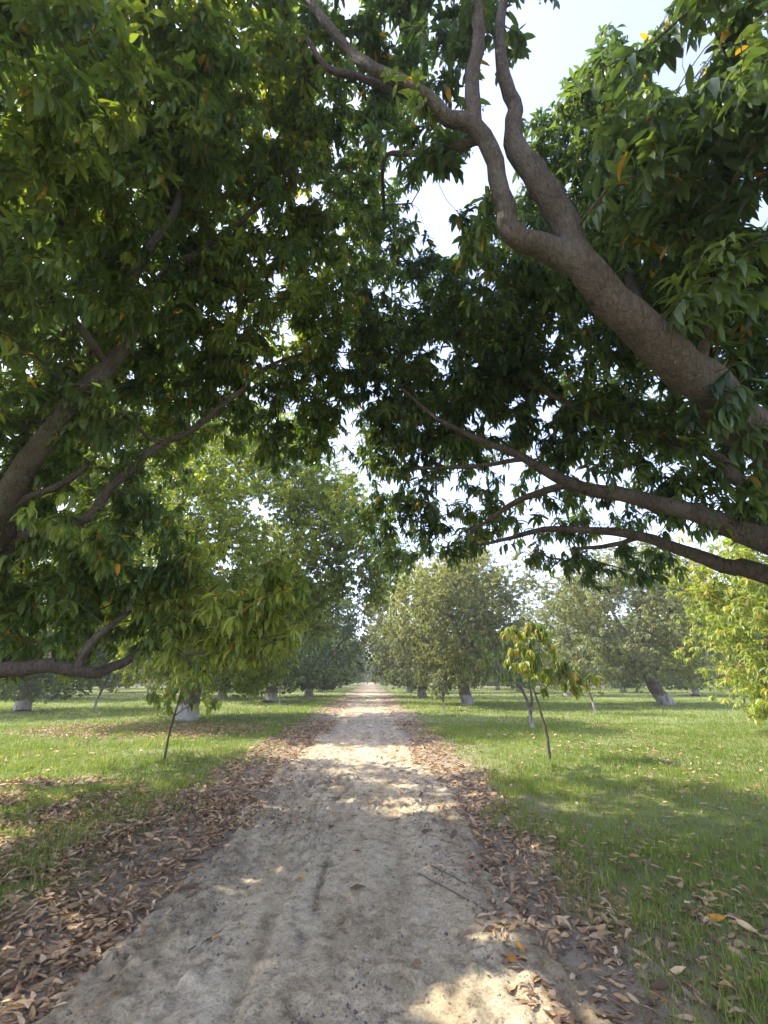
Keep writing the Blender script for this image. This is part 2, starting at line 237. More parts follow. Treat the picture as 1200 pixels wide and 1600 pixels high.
def bark_material(name, c1, c2, wash=None, wash_h=0.9):
    m, nt, ns, lk = new_mat(name)
    tc = N(nt, 'ShaderNodeTexCoord')
    mp = N(nt, 'ShaderNodeMapping'); mp.inputs['Scale'].default_value = (1, 1, 0.35)
    lk.new(tc.outputs['Object'], mp.inputs[0])
    n1 = noise(nt, mp.outputs[0], 7, 5)
    n2 = noise(nt, mp.outputs[0], 45, 5, 0.65)
    n3 = noise(nt, tc.outputs['Object'], 2.3, 5, .65)
    vc = N(nt, 'ShaderNodeTexVoronoi', feature='DISTANCE_TO_EDGE'); vc.inputs['Scale'].default_value = 22
    lk.new(mp.outputs[0], vc.inputs['Vector'])
    vcr = ramp(nt, vc.outputs['Distance'], [(0.0, (.45, .43, .42)), (0.07, (1, 1, 1))])
    kn = N(nt, 'ShaderNodeTexVoronoi'); kn.inputs['Scale'].default_value = 3.2
    lk.new(tc.outputs['Object'], kn.inputs['Vector'])
    knr = ramp(nt, kn.outputs['Distance'], [(0.06, (.35, .32, .30)), (0.14, (1, 1, 1))])
    base = ramp(nt, n1.outputs[0], [(0.3, c1), (0.7, c2)]).outputs[0]
    base = mixc(nt, 0.45, base, ramp(nt, n2.outputs[0], [(0.35, tuple(x * 0.5 for x in c1)), (0.65, tuple(min(1, x * 1.25) for x in c2))]).outputs[0])
    base = mixc(nt, .7, base, vcr.outputs[0], 'MULTIPLY')
    base = mixc(nt, .8, base, knr.outputs[0], 'MULTIPLY')
    lich = ramp(nt, n3.outputs[0], [(0.5, (0, 0, 0)), (0.64, (1, 1, 1))])
    base = mixc(nt, lich.outputs[0], base, mixc(nt, 0.35, base, (0.22, 0.20, 0.165)))
    if wash:
        sep = N(nt, 'ShaderNodeSeparateXYZ'); lk.new(tc.outputs['Object'], sep.inputs[0])
        ma = N(nt, 'ShaderNodeMath', operation='MULTIPLY_ADD'); lk.new(n1.outputs[0], ma.inputs[0]); ma.inputs[1].default_value = 0.7; lk.new(sep.outputs[2], ma.inputs[2])
        st = ramp(nt, ma.outputs[0], [(wash_h, (1, 1, 1)), (min(1.0, wash_h + 0.06), (0, 0, 0))])
        pe = ramp(nt, n1.outputs[0], [(0.34, (0.0, 0.0, 0.0)), (0.5, (.75, .75, .75)), (0.7, (1, 1, 1))])
        f = N(nt, 'ShaderNodeMath', operation='MULTIPLY'); lk.new(st.outputs[0], f.inputs[0]); lk.new(pe.outputs[0], f.inputs[1])
        base = mixc(nt, f.outputs[0], base, wash)
    pb = N(nt, 'ShaderNodeBsdfPrincipled', Roughness=0.85)
    pb.inputs['Specular IOR Level'].default_value = 0.25
    lk.new(base, pb.inputs['Base Color'])
    vor = N(nt, 'ShaderNodeTexVoronoi', feature='DISTANCE_TO_EDGE'); vor.inputs['Scale'].default_value = 30
    lk.new(mp.outputs[0], vor.inputs['Vector'])
    vr = ramp(nt, vor.outputs['Distance'], [(0.0, (0, 0, 0)), (0.12, (1, 1, 1))])
    ad = N(nt, 'ShaderNodeMath', operation='MULTIPLY_ADD'); lk.new(vr.outputs[0], ad.inputs[0]); ad.inputs[1].default_value = 0.25; lk.new(n2.outputs[0], ad.inputs[2])
    bp = N(nt, 'ShaderNodeBump'); bp.inputs['Strength'].default_value = 0.9; bp.inputs['Distance'].default_value = 0.03
    lk.new(ad.outputs[0], bp.inputs['Height']); lk.new(bp.outputs[0], pb.inputs['Normal'])
    out = N(nt, 'ShaderNodeOutputMaterial'); lk.new(pb.outputs[0], out.inputs[0])
    return m

M_LEAF = leaf_material('mango_leaf')
M_DRY = leaf_material('dry_leaf', rough=0.6, transl=0.12, tr_gain=(1.2, 0.9, 0.6), spec=0.3)
M_GRASS = leaf_material('grass_blade', rough=0.5, transl=0.4, tr_gain=(1.4, 1.5, 0.7), spec=0.3)
M_BARK = bark_material('mango_bark', (0.072, 0.055, 0.040), (0.145, 0.113, 0.084))
M_BARKW = bark_material('whitewashed_bark', (0.10, 0.08, 0.06), (0.19, 0.155, 0.12), wash=(0.46, 0.435, 0.39), wash_h=0.98)
M_BARKS = bark_material('whitewashed_sapling_bark', (0.12, 0.10, 0.075), (0.2, 0.17, 0.13), wash=(0.5, 0.475, 0.43), wash_h=0.95)
M_TWIG = bark_material('twig_bark', (0.09, 0.075, 0.05), (0.16, 0.14, 0.09))
M_STICK = bark_material('dead_stick', (0.16, 0.12, 0.08), (0.30, 0.24, 0.17))

def ground_material():
    m, nt, ns, lk = new_mat('orchard_ground')
    geo = N(nt, 'ShaderNodeNewGeometry')
    P = geo.outputs['Position']
    n1 = noise(nt, P, 0.35, 5)
    n2 = noise(nt, P, 6, 6, 0.65)
    n3 = noise(nt, P, 60, 4, 0.7)
    soil = ramp(nt, n2.outputs[0], [(0.3, (0.24, 0.19, 0.12)), (0.7, (0.43, 0.355, 0.24))]).outputs[0]
    soil = mixc(nt, 0.4, soil, ramp(nt, n3.outputs[0], [(0.3, (0.14, 0.105, 0.065)), (0.7, (0.46, 0.385, 0.27))]).outputs[0])
    grs = ramp(nt, n2.outputs[0], [(0.3, (0.09, 0.14, 0.022)), (0.7, (0.17, 0.23, 0.045))]).outputs[0]
    # grass cover: everywhere away from the path's shoulders, thinner in patches
    sep = N(nt, 'ShaderNodeSeparateXYZ'); lk.new(P, sep.inputs[0])
    a = N(nt, 'ShaderNodeMath', operation='ADD'); lk.new(sep.outputs[0], a.inputs[0]); a.inputs[1].default_value = 0.3
    b = N(nt, 'ShaderNodeMath', operation='ABSOLUTE'); lk.new(a.outputs[0], b.inputs[0])
    c = N(nt, 'ShaderNodeMath', operation='MULTIPLY_ADD'); lk.new(n1.outputs[0], c.inputs[0]); c.inputs[1].default_value = -1.5; lk.new(b.outputs[0], c.inputs[2])
    cov = ramp(nt, c.outputs[0], [(0.0, (0, 0, 0)), (1.0, (1, 1, 1))])
    mr = N(nt, 'ShaderNodeMapRange'); mr.inputs[1].default_value = 1.2; mr.inputs[2].default_value = 2.4
    lk.new(c.outputs[0], mr.inputs[0])
    # far away only the grass colour reads
    base = mixc(nt, mr.outputs[0], soil, mixc(nt, 0.75, soil, grs))
    pb = N(nt, 'ShaderNodeBsdfPrincipled', Roughness=0.95)
    pb.inputs['Specular IOR Level'].default_value = 0.15
    lk.new(base, pb.inputs['Base Color'])
    bp = N(nt, 'ShaderNodeBump'); bp.inputs['Strength'].default_value = 0.7; bp.inputs['Distance'].default_value = 0.03
    lk.new(n3.outputs[0], bp.inputs['Height']); lk.new(bp.outputs[0], pb.inputs['Normal'])
    out = N(nt, 'ShaderNodeOutputMaterial'); lk.new(pb.outputs[0], out.inputs[0])
    return m

def path_material():
    m, nt, ns, lk = new_mat('dirt_path_soil')
    geo = N(nt, 'ShaderNodeNewGeometry')
    P = geo.outputs['Position']
    mp = N(nt, 'ShaderNodeMapping'); mp.inputs['Scale'].default_value = (1, 0.22, 1); lk.new(P, mp.inputs[0])
    n1 = noise(nt, mp.outputs[0], 2.6, 6, 0.6)
    n2 = noise(nt, P, 9, 7, 0.7)
    n3 = noise(nt, P, 55, 8, 0.78)
    n4 = noise(nt, P, 1.1, 4)
    base = ramp(nt, n1.outputs[0], [(0.34, (0.40, 0.325, 0.205)), (0.48, (0.55, 0.468, 0.312)), (0.66, (0.63, 0.555, 0.395))]).outputs[0]
    d = ramp(nt, n2.outputs[0], [(0.36, (0.36, 0.33, 0.29)), (0.47, (0.85, .84, .82)), (0.6, (1.05, 1.05, 1.05))])
    base = mixc(nt, 0.75, base, d.outputs[0], 'MULTIPLY')
    g = ramp(nt, n3.outputs[0], [(0.36, (0.42, 0.39, 0.35)), (0.48, (0.92, 0.92, 0.92)), (0.66, (1.25, 1.22, 1.18))])
    base = mixc(nt, 0.9, base, g.outputs[0], 'MULTIPLY')
    w = ramp(nt, n4.outputs[0], [(0.4, (0, 0, 0)), (0.7, (1, 1, 1))])
    base = mixc(nt, w.outputs[0], base, mixc(nt, 0.25, base, (0.33, 0.24, 0.15)))
    # darker damp crumbs towards the ragged edges of the track
    at = N(nt, 'ShaderNodeVertexColor', layer_name='tint')
    base = mixc(nt, 1.0, base, at.outputs[0], 'MULTIPLY')
    pb = N(nt, 'ShaderNodeBsdfPrincipled', Roughness=0.95)
    pb.inputs['Specular IOR Level'].default_value = 0.1
    lk.new(base, pb.inputs['Base Color'])
    ad = N(nt, 'ShaderNodeMath', operation='MULTIPLY_ADD'); lk.new(n3.outputs[0], ad.inputs[0]); ad.inputs[1].default_value = 0.35; lk.new(n2.outputs[0], ad.inputs[2])
    bp = N(nt, 'ShaderNodeBump'); bp.inputs['Strength'].default_value = 0.8; bp.inputs['Distance'].default_value = 0.03
    lk.new(ad.outputs[0], bp.inputs['Height']); lk.new(bp.outputs[0], pb.inputs['Normal'])
    out = N(nt, 'ShaderNodeOutputMaterial'); lk.new(pb.outputs[0], out.inputs[0])
    return m

# ---------------------------------------------------------------- ground and path
def path_centre(y):
    return -0.28 + 0.10 * np.sin(y * 0.13) * sstep(3, 25, y)

def path_half(y, side):
    n = fbm(y * 0.9 + side * 31.7, y * 0 + side, 11, 4) - 0.5
    n2 = fbm(y * 6 + side * 11.7, y * 0 + side, 19, 3) - 0.5
    return 1.42 + 0.6 * n + 0.18 * n2 + 0.12 * sstep(8, 0, y)

def base_z(x, y):
    x = np.asarray(x, float); y = np.asarray(y, float)
    z = 0.10 * (fbm(x * 0.11, y * 0.11, 3, 3) - 0.5) + 0.05 * (fbm(x * 0.7, y * 0.7, 5, 3) - 0.5)
    z = z * (0.25 + 0.75 * sstep(1.5, 4.5, np.abs(x + 0.28)))
    z = z + 0.05 * sstep(1.4, 2.6, np.abs(x - path_centre(y)))
    return z

def groove_at(u, y):
    c = -0.15 + 0.10 * (vnoise(y * 1.3, y * 0 + 1.62, 21) - 0.5) + 0.03 * (vnoise(y * 7, y * 0, 22) - .5)
    return np.exp(-((u - c) / 0.032) ** 2) * sstep(0.3, 0.55, vnoise(y * 2.3, y * 0 + 0.9, 23)) * sstep(6.2, 5.2, y) * sstep(3.3, 3.9, y)

def path_z(x, y):
    u = x - path_centre(y)
    z = base_z(x, y)
    near = sstep(30, 6, y)
    # wheel ruts, a central groove, lengthwise ridges and clods
    for c, w, dp in ((-0.78, 0.16, 0.028), (0.62, 0.15, 0.022), (-0.40, 0.05, 0.016)):
        wob = 0.06 * (vnoise(y * 0.6, y * 0 + c * 9, 21) - 0.5)
        brk = sstep(0.25, 0.6, vnoise(y * 0.8, y * 0 + c * 5, 23))
        z = z - dp * np.exp(-((u - c - wob) / w) ** 2) * brk
    z = z - 0.025 * groove_at(u, y)
    z = z + 0.030 * (fbm(x * 4, y * 1.2, 31, 4) - 0.5)
    z = z + 0.045 * (fbm(x * 13, y * 9, 37, 3) - 0.5) * (.4 + 1.2 * sstep(.35, .65, fbm(x * 1.3, y * .9, 39, 3)))
    cl = fbm(x * 30, y * 26, 41, 2)
    msk = sstep(0.5, 0.72, fbm(x * 1.7, y * 1.1, 43, 3))
    z = z + 0.034 * sstep(0.5, 0.8, cl) * (0.35 + 0.65 * msk)
    return z + 0.02 * near + 0.012

def ground_z(x, y):
    u = np.abs(x - path_centre(y))
    z = base_z(x, y) + 0.02 * (fbm(x * 7, y * 7, 51, 3) - 0.5)
    return z - 0.09 * sstep(1.35, 0.95, u)

def surf_z(x, y):
    """height of whatever is on top at x, y"""
    u = np.abs(x - path_centre(y))
    return np.where(u < 1.25, path_z(x, y), ground_z(x, y))

def graded(a, b, fine, growth, start=0.0):
    out = [start]; s = fine
    while out[-1] < b: out.append(out[-1] + s); s *= growth
    neg = [start]; s = fine
    while neg[-1] > a: neg.append(neg[-1] - s); s *= growth
    return np.array(sorted(set(neg[1:] + out)))

M_GROUND = ground_material()
M_PATH = path_material()
gx = np.concatenate([np.arange(-8, 8, 0.09)])
ex = graded(0, 900, 0.1, 1.18)
gx = np.concatenate([-8 - ex[ex > 0][::-1], gx, 8 + ex[ex >= 0]])
gy = np.arange(0.5, 14, 0.09)
gy = np.concatenate([0.5 - ex[ex > 0][::-1], gy, 14 + ex[ex >= 0]])
X, Y = np.meshgrid(gx, gy)
tag(link('ground', grid_mesh('ground', X, Y, ground_z(X, Y), M_GROUND)), 'grassy orchard floor of brown soil on both sides of the path', 'ground', kind='structure')

ys = [0.6]; s = 0.022
while ys[-1] < 260:
    ys.append(ys[-1] + s)
    if ys[-1] > 3: s *= 1.006
ys = np.array(ys)
us = np.linspace(-1, 1, 131)
hl = path_half(ys, 0); hr = path_half(ys, 1)
U = np.where(us[None, :] < 0, us[None, :] * hl[:, None], us[None, :] * hr[:, None])
PX = U + path_centre(ys)[:, None]
PY = np.repeat(ys[:, None], len(us), 1)
PZ = path_z(PX, PY)
edge = sstep(0.90, 1.0, np.abs(us))[None, :]
PZ = PZ * (1 - edge) + (ground_z(PX, PY) - 0.03) * edge
pm = grid_mesh('dirt_path', PX, PY, PZ, M_PATH)
damp = sstep(0.62, 0.95, np.abs(us))[None, :] * (0.6 + 0.8 * fbm(PX * 2, PY * 2, 61, 3))
groove = groove_at(U, PY)
tread = sstep(0.55, 0.75, vnoise(PX * 14, PY * 9, 67)) * np.exp(-((PX + 0.55) / 0.5) ** 2) * np.exp(-((PY - 7.9) / 1.2) ** 2)
rut = 0
for c_, w_ in ((-0.95, .11), (-.66, .09), (.55, .10), (.80, .08), (-.2, .05)):
    rut = rut + np.exp(-((U - c_ - .12 * (vnoise(PY * .7, PY * 0 + c_ * 5, 24) - .5)) / w_) ** 2) * sstep(.4, .7, fbm(PY * 1.1, PY * 0 + c_ * 3, 25, 3)) * sstep(.3, .6, fbm(PX * 9, PY * 3, 26, 3))
k = 1 - np.clip(0.20 * damp + 0.45 * groove + 0.6 * tread + .30 * rut, 0, 0.65)
tint = np.stack([k, k * 0.985, k * 0.96, np.ones_like(k)], -1).reshape(-1, 4).astype(np.float32)
ca = pm.color_attributes.new('tint', 'FLOAT_COLOR', 'POINT'); ca.data.foreach_set('color', tint.ravel())
tag(link('dirt_path', pm), 'pale rutted dirt path running straight between the rows of trees', 'path', kind='structure')
# the pale track that crosses far behind the trees
tx = np.linspace(-160, 160, 300); tu = np.linspace(-2.6, 2.6, 5)
TX, TU = np.meshgrid(tx, tu)
TY = 104 + TU + 0.8 * np.sin(TX * 0.05)
tm = grid_mesh('crossing_track', TX, TY, base_z(TX, TY) + 0.055, M_PATH)
ca = tm.color_attributes.new('tint', 'FLOAT_COLOR', 'POINT'); ca.data.foreach_set('color', np.ones(len(tm.vertices) * 4, dtype=np.float32))
tag(link('track', tm), 'pale track crossing behind the far trees', 'track', kind='structure')

# ---------------------------------------------------------------- leaf clusters
def leaf_shape(lod):
    """unit leaf along +x, z up: stations (t, half width, side lift), faces"""
    if lod == 0:
        st = [(0.20, 0.66), (0.46, 1.0), (0.75, 0.66)]
        ts = [0.0]; 
        V = [(0.0, 0.0, 0.0)]
        for t, w in st:
            V += [(t, w, 1.0), (t, 0.0, 0.0), (t, -w, 1.0)]
        V += [(1.0, 0.0, 0.0)]
        F = [(0, 2, 1), (0, 3, 2), (1, 2, 5, 4), (2, 3, 6, 5), (4, 5, 8, 7), (5, 6, 9, 8), (7, 8, 10), (8, 9, 10)]
    else:
        V = [(0.0, 0.0, 0.0), (0.42, 0.95, 1.0), (1.0, 0.0, 0.0), (0.42, -0.95, 1.0)]
        F = [(0, 2, 1), (0, 3, 2)]
    return np.array(V), F

def make_leaves(rng, base, az, el, droop, length, width, fold, tints, lod):
    """vectorised: one leaf per row. returns verts (n,k,3), colours"""
    V, F = leaf_shape(lod)
    n = len(az); kv = len(V)
    t = V[:, 0][None, :]
    # elevation along the leaf
    nseg = 1
    e_mid = el[:, None] - droop[:, None] * t * 0.5
    r = length[:, None] * t * np.cos(e_mid)
    z = length[:, None] * t * np.sin(e_mid)
    e_loc = el[:, None] - droop[:, None] * t
    side = V[:, 1][None, :] * width[:, None] * 0.5
    lift = np.abs(V[:, 1])[None, :] * width[:, None] * fold[:, None] * 0.5
    roll = rng.normal(0, 0.35, n)[:, None]
    s2 = side * np.cos(roll) ; l2 = lift + side * np.sin(roll)
    # normal of the leaf = (-sin e, cos e)
    r = r - l2 * np.sin(e_loc); z = z + l2 * np.cos(e_loc)
    ca, sa = np.cos(az)[:, None], np.sin(az)[:, None]
    x = r * ca - s2 * sa; y = r * sa + s2 * ca
    P = np.stack([x, y, z], -1) + base[:, None, :]
    C = np.repeat(tints[:, None, :], kv, 1)
    return P, C, F

def foliage(name, rng, pts, axes, mat, nleaf=13, L=0.165, lod=0, droopy=0.0, palette='mango', spread=0.09, yellow=0.012, tone=None, toneamp=0.25):
    """one mesh of leaf rosettes at pts pointing along axes"""
    n = len(pts)
    cnt = rng.integers(int(nleaf * 0.7), int(nleaf * 1.3) + 1, n)
    idx = np.repeat(np.arange(n), cnt)
    m = len(idx)
    off = rng.uniform(0, 1, m)
    base = pts[idx] - axes[idx] * (off * spread)[:, None]
    base = base + rng.normal(0, 0.008, (m, 3))
    # rosette: azimuth spread all round, biased by the twig's own direction
    az = rng.uniform(0, 2 * PI, m)
    dx = np.cos(az) + axes[idx, 0] * 0.55; dy = np.sin(az) + axes[idx, 1] * 0.55
    az = np.arctan2(dy, dx)
    el = rng.normal(0.25, 0.42, m) - 0.5 * off + 0.35 * axes[idx, 2]
    dr = droopy if np.ndim(droopy) == 0 else droopy[idx]
    el = el * (1 - 0.6 * dr) - 0.75 * dr
    droop = rng.normal(0.85, 0.45, m) + 0.5 * dr
    ln = L * rng.uniform(0.5, 1.2, m)
    wd = ln * rng.uniform(0.21, 0.32, m) * (1 if lod == 0 else 1.15)
    fold = rng.uniform(0.15, 0.5, m)
    ct = rng.uniform(0, 1, n) if tone is None else tone
    ctj = ct[idx]
    old = np.array([0.042, 0.085, 0.026]); mid = np.array([0.105, 0.170, 0.034]); young = np.array([0.29, 0.34, 0.045])
    if palette == 'olive':
        old = np.array([0.100, 0.120, 0.058]); mid = np.array([0.190, 0.210, 0.105]); young = np.array([0.32, 0.33, 0.12])
    if palette == 'dark':
        old = np.array([0.034, 0.066, 0.032]); mid = np.array([0.070, 0.120, 0.046]); young = np.array([0.20, 0.27, 0.06])
    if palette == 'young':
        old = np.array([0.085, 0.15, 0.030]); mid = np.array([0.26, 0.32, 0.05]); young = np.array([0.42, 0.34, 0.07])
    a = np.clip(ctj * 2, 0, 1)[:, None]; b = np.clip(ctj * 2 - 1, 0, 1)[:, None] ** 1.5
    tint = old * (1 - a) + mid * a
    tint = tint * (1 - b) + young * b
    tint = tint * rng.uniform(1 - toneamp, 1 + toneamp, m)[:, None]
    tint = tint * .88 + tint.mean(1)[:, None] * .12
    yl = rng.uniform(0, 1, m) < yellow
    tint[yl] = np.array([0.50, 0.27, 0.035]) * rng.uniform(0.6, 1.1, (yl.sum(), 1))
    P, C, F = make_leaves(rng, base, az, el, droop, ln, wd, fold, tint, lod)
    return leaves_to_mesh(name, P, C, F, mat)

def leaves_to_mesh(name, P, C, F, mat):
    m, kv = P.shape[:2]
    flat = np.concatenate([np.array(f) for f in F]); sizes = np.array([len(f) for f in F])
    faces = (np.arange(m)[:, None] * kv + flat[None, :]).ravel()
    return mesh_np(name, P.reshape(-1, 3), faces, np.tile(sizes, m), mat, color=C.reshape(-1, 3), smooth=(kv > 4))

# ---------------------------------------------------------------- tree skeletons
class Skel:
    def __init__(s):
        M = 160000
        s.P = np.zeros((M, 3)); s.par = np.full(M, -1, int); s.rad = np.zeros(M)
        s.plen = np.zeros(M); s.grp = np.full(M, -1, int); s.n = 0; s.ok = np.zeros(M, bool)
    def add(s, p, par, r=0.0, grp=-1, ok=True):
        i = s.n; s.P[i] = p; s.par[i] = par; s.rad[i] = r; s.grp[i] = grp; s.ok[i] = ok
        s.plen[i] = 0 if par < 0 else s.plen[par] + np.linalg.norm(s.P[i] - s.P[par])
        s.n += 1
        return i
    def nearest(s, p, w=0.0):
        d = np.linalg.norm(s.P[:s.n] - p, axis=1) + w * s.plen[:s.n] + np.where(s.ok[:s.n], 0, 1e3)
        return int(np.argmin(d))
    def polyline(s, pts, grp, rng, step=0.13, wob=0.012, start=None, ok=True):
        """Catmull-Rom through (x,y,z,r); starts at node start or the nearest one"""
        p = np.array(pts, float)
        if start is None and s.n > 0:
            start = s.nearest(p[0, :3])
        if start is not None:
            if np.linalg.norm(s.P[start] - p[0, :3]) < 0.12:
                p[0, :3] = s.P[start]
            else:
                p = np.vstack([[*s.P[start], p[0, 3] * 1.2], p])
        ext = np.vstack([2 * p[0] - p[1], p, 2 * p[-1] - p[-2]])
        cur = start if start is not None else -1
        first = True
        for i in range(1, len(ext) - 2):
            a, b, c, d = ext[i - 1], ext[i], ext[i + 1], ext[i + 2]
            k = max(2, int(np.linalg.norm(c[:3] - b[:3]) / step))
            for j in range(k):
                t = j / k
                q = 0.5 * ((2 * b) + (-a + c) * t + (2 * a - 5 * b + 4 * c - d) * t * t + (-a + 3 * b - 3 * c + d) * t ** 3)
                if first and start is not None:
                    first = False; continue
                first = False
                r = max(0.006, b[3] * (1 - t) + c[3] * t)
                cur = s.add(q[:3] + rng.normal(0, wob, 3) * min(1, r * 12), cur, r, grp, ok)
        cur = s.add(p[-1, :3], cur, p[-1, 3], grp, ok)
        return cur
    def grow(s, targets, rng, seg=0.28, w=0.12, sag=0.06):
        root = s.P[0]
        base_n = s.n
        d0 = np.array([np.min(np.linalg.norm(s.P[:base_n] - t, axis=1)) for t in targets])
        order = np.argsort(d0 + rng.uniform(0, 0.5, len(targets)))
        tips = np.zeros(len(targets), int)
        for ti in order:
            t = targets[ti]
            i = s.nearest(t, w)
            a = s.P[i]; L = np.linalg.norm(t - a)
            if L < 0.02:
                tips[ti] = i; continue
            pd = s.P[i] - s.P[s.par[i]] if s.par[i] >= 0 else np.array([0, 0, 1.0])
            pd = pd / (np.linalg.norm(pd) + 1e-9)
            c = a + pd * L * 0.35 + np.array([0, 0, 0.05 * L])
            k = max(1, int(L / seg))
            cur = i
            for j in range(1, k + 1):
                u = j / k
                q = a * (1 - u) ** 2 + 2 * c * u * (1 - u) + t * u * u
                if j < k: q = q + rng.normal(0, 0.012 + 0.02 * min(L, 2) / 2, 3)
                cur = s.add(q, cur)
            tips[ti] = cur
        return tips
    def pipe(s, r0=0.0035, e=2.35):
        acc = np.zeros(s.n)
        haschild = np.zeros(s.n, bool); haschild[s.par[:s.n][s.par[:s.n] >= 0]] = True
        for i in range(s.n - 1, -1, -1):
            if not haschild[i]: acc[i] += r0 ** e
            r = acc[i] ** (1 / e)
            if s.rad[i] == 0: s.rad[i] = r
            if s.par[i] >= 0: acc[s.par[i]] += max(acc[i], 0)
        # never thicker than the parent
        for i in range(1, s.n):
            if s.par[i] >= 0 and s.grp[i] < 0: s.rad[i] = min(s.rad[i], s.rad[s.par[i]] * 0.9)
    def meshes(s, rng, minr=0.0):
        """{grp: (verts, faces_flat, sizes)}: tubes along chains"""
        n = s.n
        kids = [[] for _ in range(n)]
        for i in range(n):
            if s.par[i] >= 0: kids[s.par[i]].append(i)
        out = {}
        stack = [(i, -1) for i in range(n) if s.par[i] < 0]
        while stack:
            i, par = stack.pop()
            chain = [] if par < 0 else [par]
            g = s.grp[i]
            cur = i
            while True:
                chain.append(cur)
                ks = kids[cur]
                if not ks: break
                same = [k for k in ks if s.grp[k] == g]
                if not same:
                    for k in ks: stack.append((k, cur))
                    break
                nx = max(same, key=lambda k: s.rad[k])
                for k in ks:
                    if k != nx: stack.append((k, cur))
                cur = nx
            if len(chain) < 2: continue
            P = s.P[chain]; rr = s.rad[chain].copy()
            if par >= 0: rr[0] = min(rr[0], rr[1] * 1.25)
            if rr.max() < minr: continue
            T = np.gradient(P, axis=0); T /= np.linalg.norm(T, axis=1)[:, None] + 1e-9
            up = np.array([0.31, 0.22, 0.92]) if abs(T[0, 2]) < 0.8 else np.array([1.0, 0.1, 0])
            A = np.cross(T, up); A /= np.linalg.norm(A, axis=1)[:, None] + 1e-9
            B = np.cross(T, A)
            rm = rr.max()
            k = 14 if rm > 0.08 else 9 if rm > 0.03 else 5 if rm > 0.01 else 3
            th = np.arange(k) * 2 * PI / k
            rj = np.ones((len(P), k))
            if k >= 9:
                lump = rng.normal(0, 1, (len(P), k))
                lump = (lump + np.roll(lump, 1, 1) + np.roll(lump, -1, 1)) / 3
                lump[1:-1] = (lump[:-2] + lump[1:-1] + lump[2:]) / 3
                rj = 1 + 0.08 * lump
            ring = P[:, None, :] + (rr[:, None] * rj)[:, :, None] * (np.cos(th)[None, :, None] * A[:, None, :] + np.sin(th)[None, :, None] * B[:, None, :])
            V = ring.reshape(-1, 3)
            o = out.setdefault(g, [[], [], [], 0])
            b0 = o[3]
            ii = np.arange(len(P) - 1)[:, None] * k; jj = np.arange(k)[None, :]; j2 = (jj + 1) % k
            f = np.stack([ii + jj, ii + j2, ii + k + j2, ii + k + jj], -1).reshape(-1, 4) + b0
            o[0].append(V); o[1].append(f.ravel()); o[2].append(np.full(len(f), 4)); o[3] += len(V)
            # cap
            o[1].append(np.arange(k) + b0 + (len(P) - 1) * k); o[2].append(np.array([k]))
        return {g: (np.concatenate(o[0]), np.concatenate(o[1]), np.concatenate(o[2])) for g, o in out.items()}

def sample_lobes(rng, lobes, per, shell=0.0, minz=0.5, openings=(), sub=5, sig=0.13):
    pts = []; lid = []
    for k, l in enumerate(lobes):
        x, y, z, r, kd = l[:5]
        n = int(per * r * r * kd) + 3
        ns_ = max(2, n // sub)
        d = rng.normal(0, 1, (ns_, 3)); d /= np.linalg.norm(d, axis=1)[:, None]
        rad = (rng.uniform(shell ** 3, 1, ns_)) ** (1 / 3.0)
        q = np.array([x, y, z]) + d * (rad * r)[:, None] * np.array([1, 1, 0.85])
        q = q[rng.integers(0, ns_, n)] + rng.normal(0, sig, (n, 3))
        pts.append(q); lid.append(np.full(n, k))
    pts = np.concatenate(pts); lid = np.concatenate(lid)
    keep = pts[:, 2] > minz
    for x0, y0, z0, x1, y1, z1, r0, r1 in openings:
        a = np.array([x0, y0, z0]); b = np.array([x1, y1, z1]); ab = b - a
        t = (pts - a) @ ab / (ab @ ab)
        tc = np.clip(t, -0.05, 1.3)
        dist = np.linalg.norm(pts - (a + tc[:, None] * ab), axis=1)
        keep &= dist > (r0 + (r1 - r0) * tc) + 0.05
    return pts[keep], lid[keep]

def tip_axes(sk, tips):
    pr = sk.par[tips]
    a = sk.P[tips] - sk.P[np.maximum(pr, 0)]
    a /= np.linalg.norm(a, axis=1)[:, None] + 1e-9
    a[:, 2] += 0.35
    a /= np.linalg.norm(a, axis=1)[:, None] + 1e-9
    return a

def flare(z, r0):
    return r0 * (1 + 0.45 * math.exp(-z / 0.25))

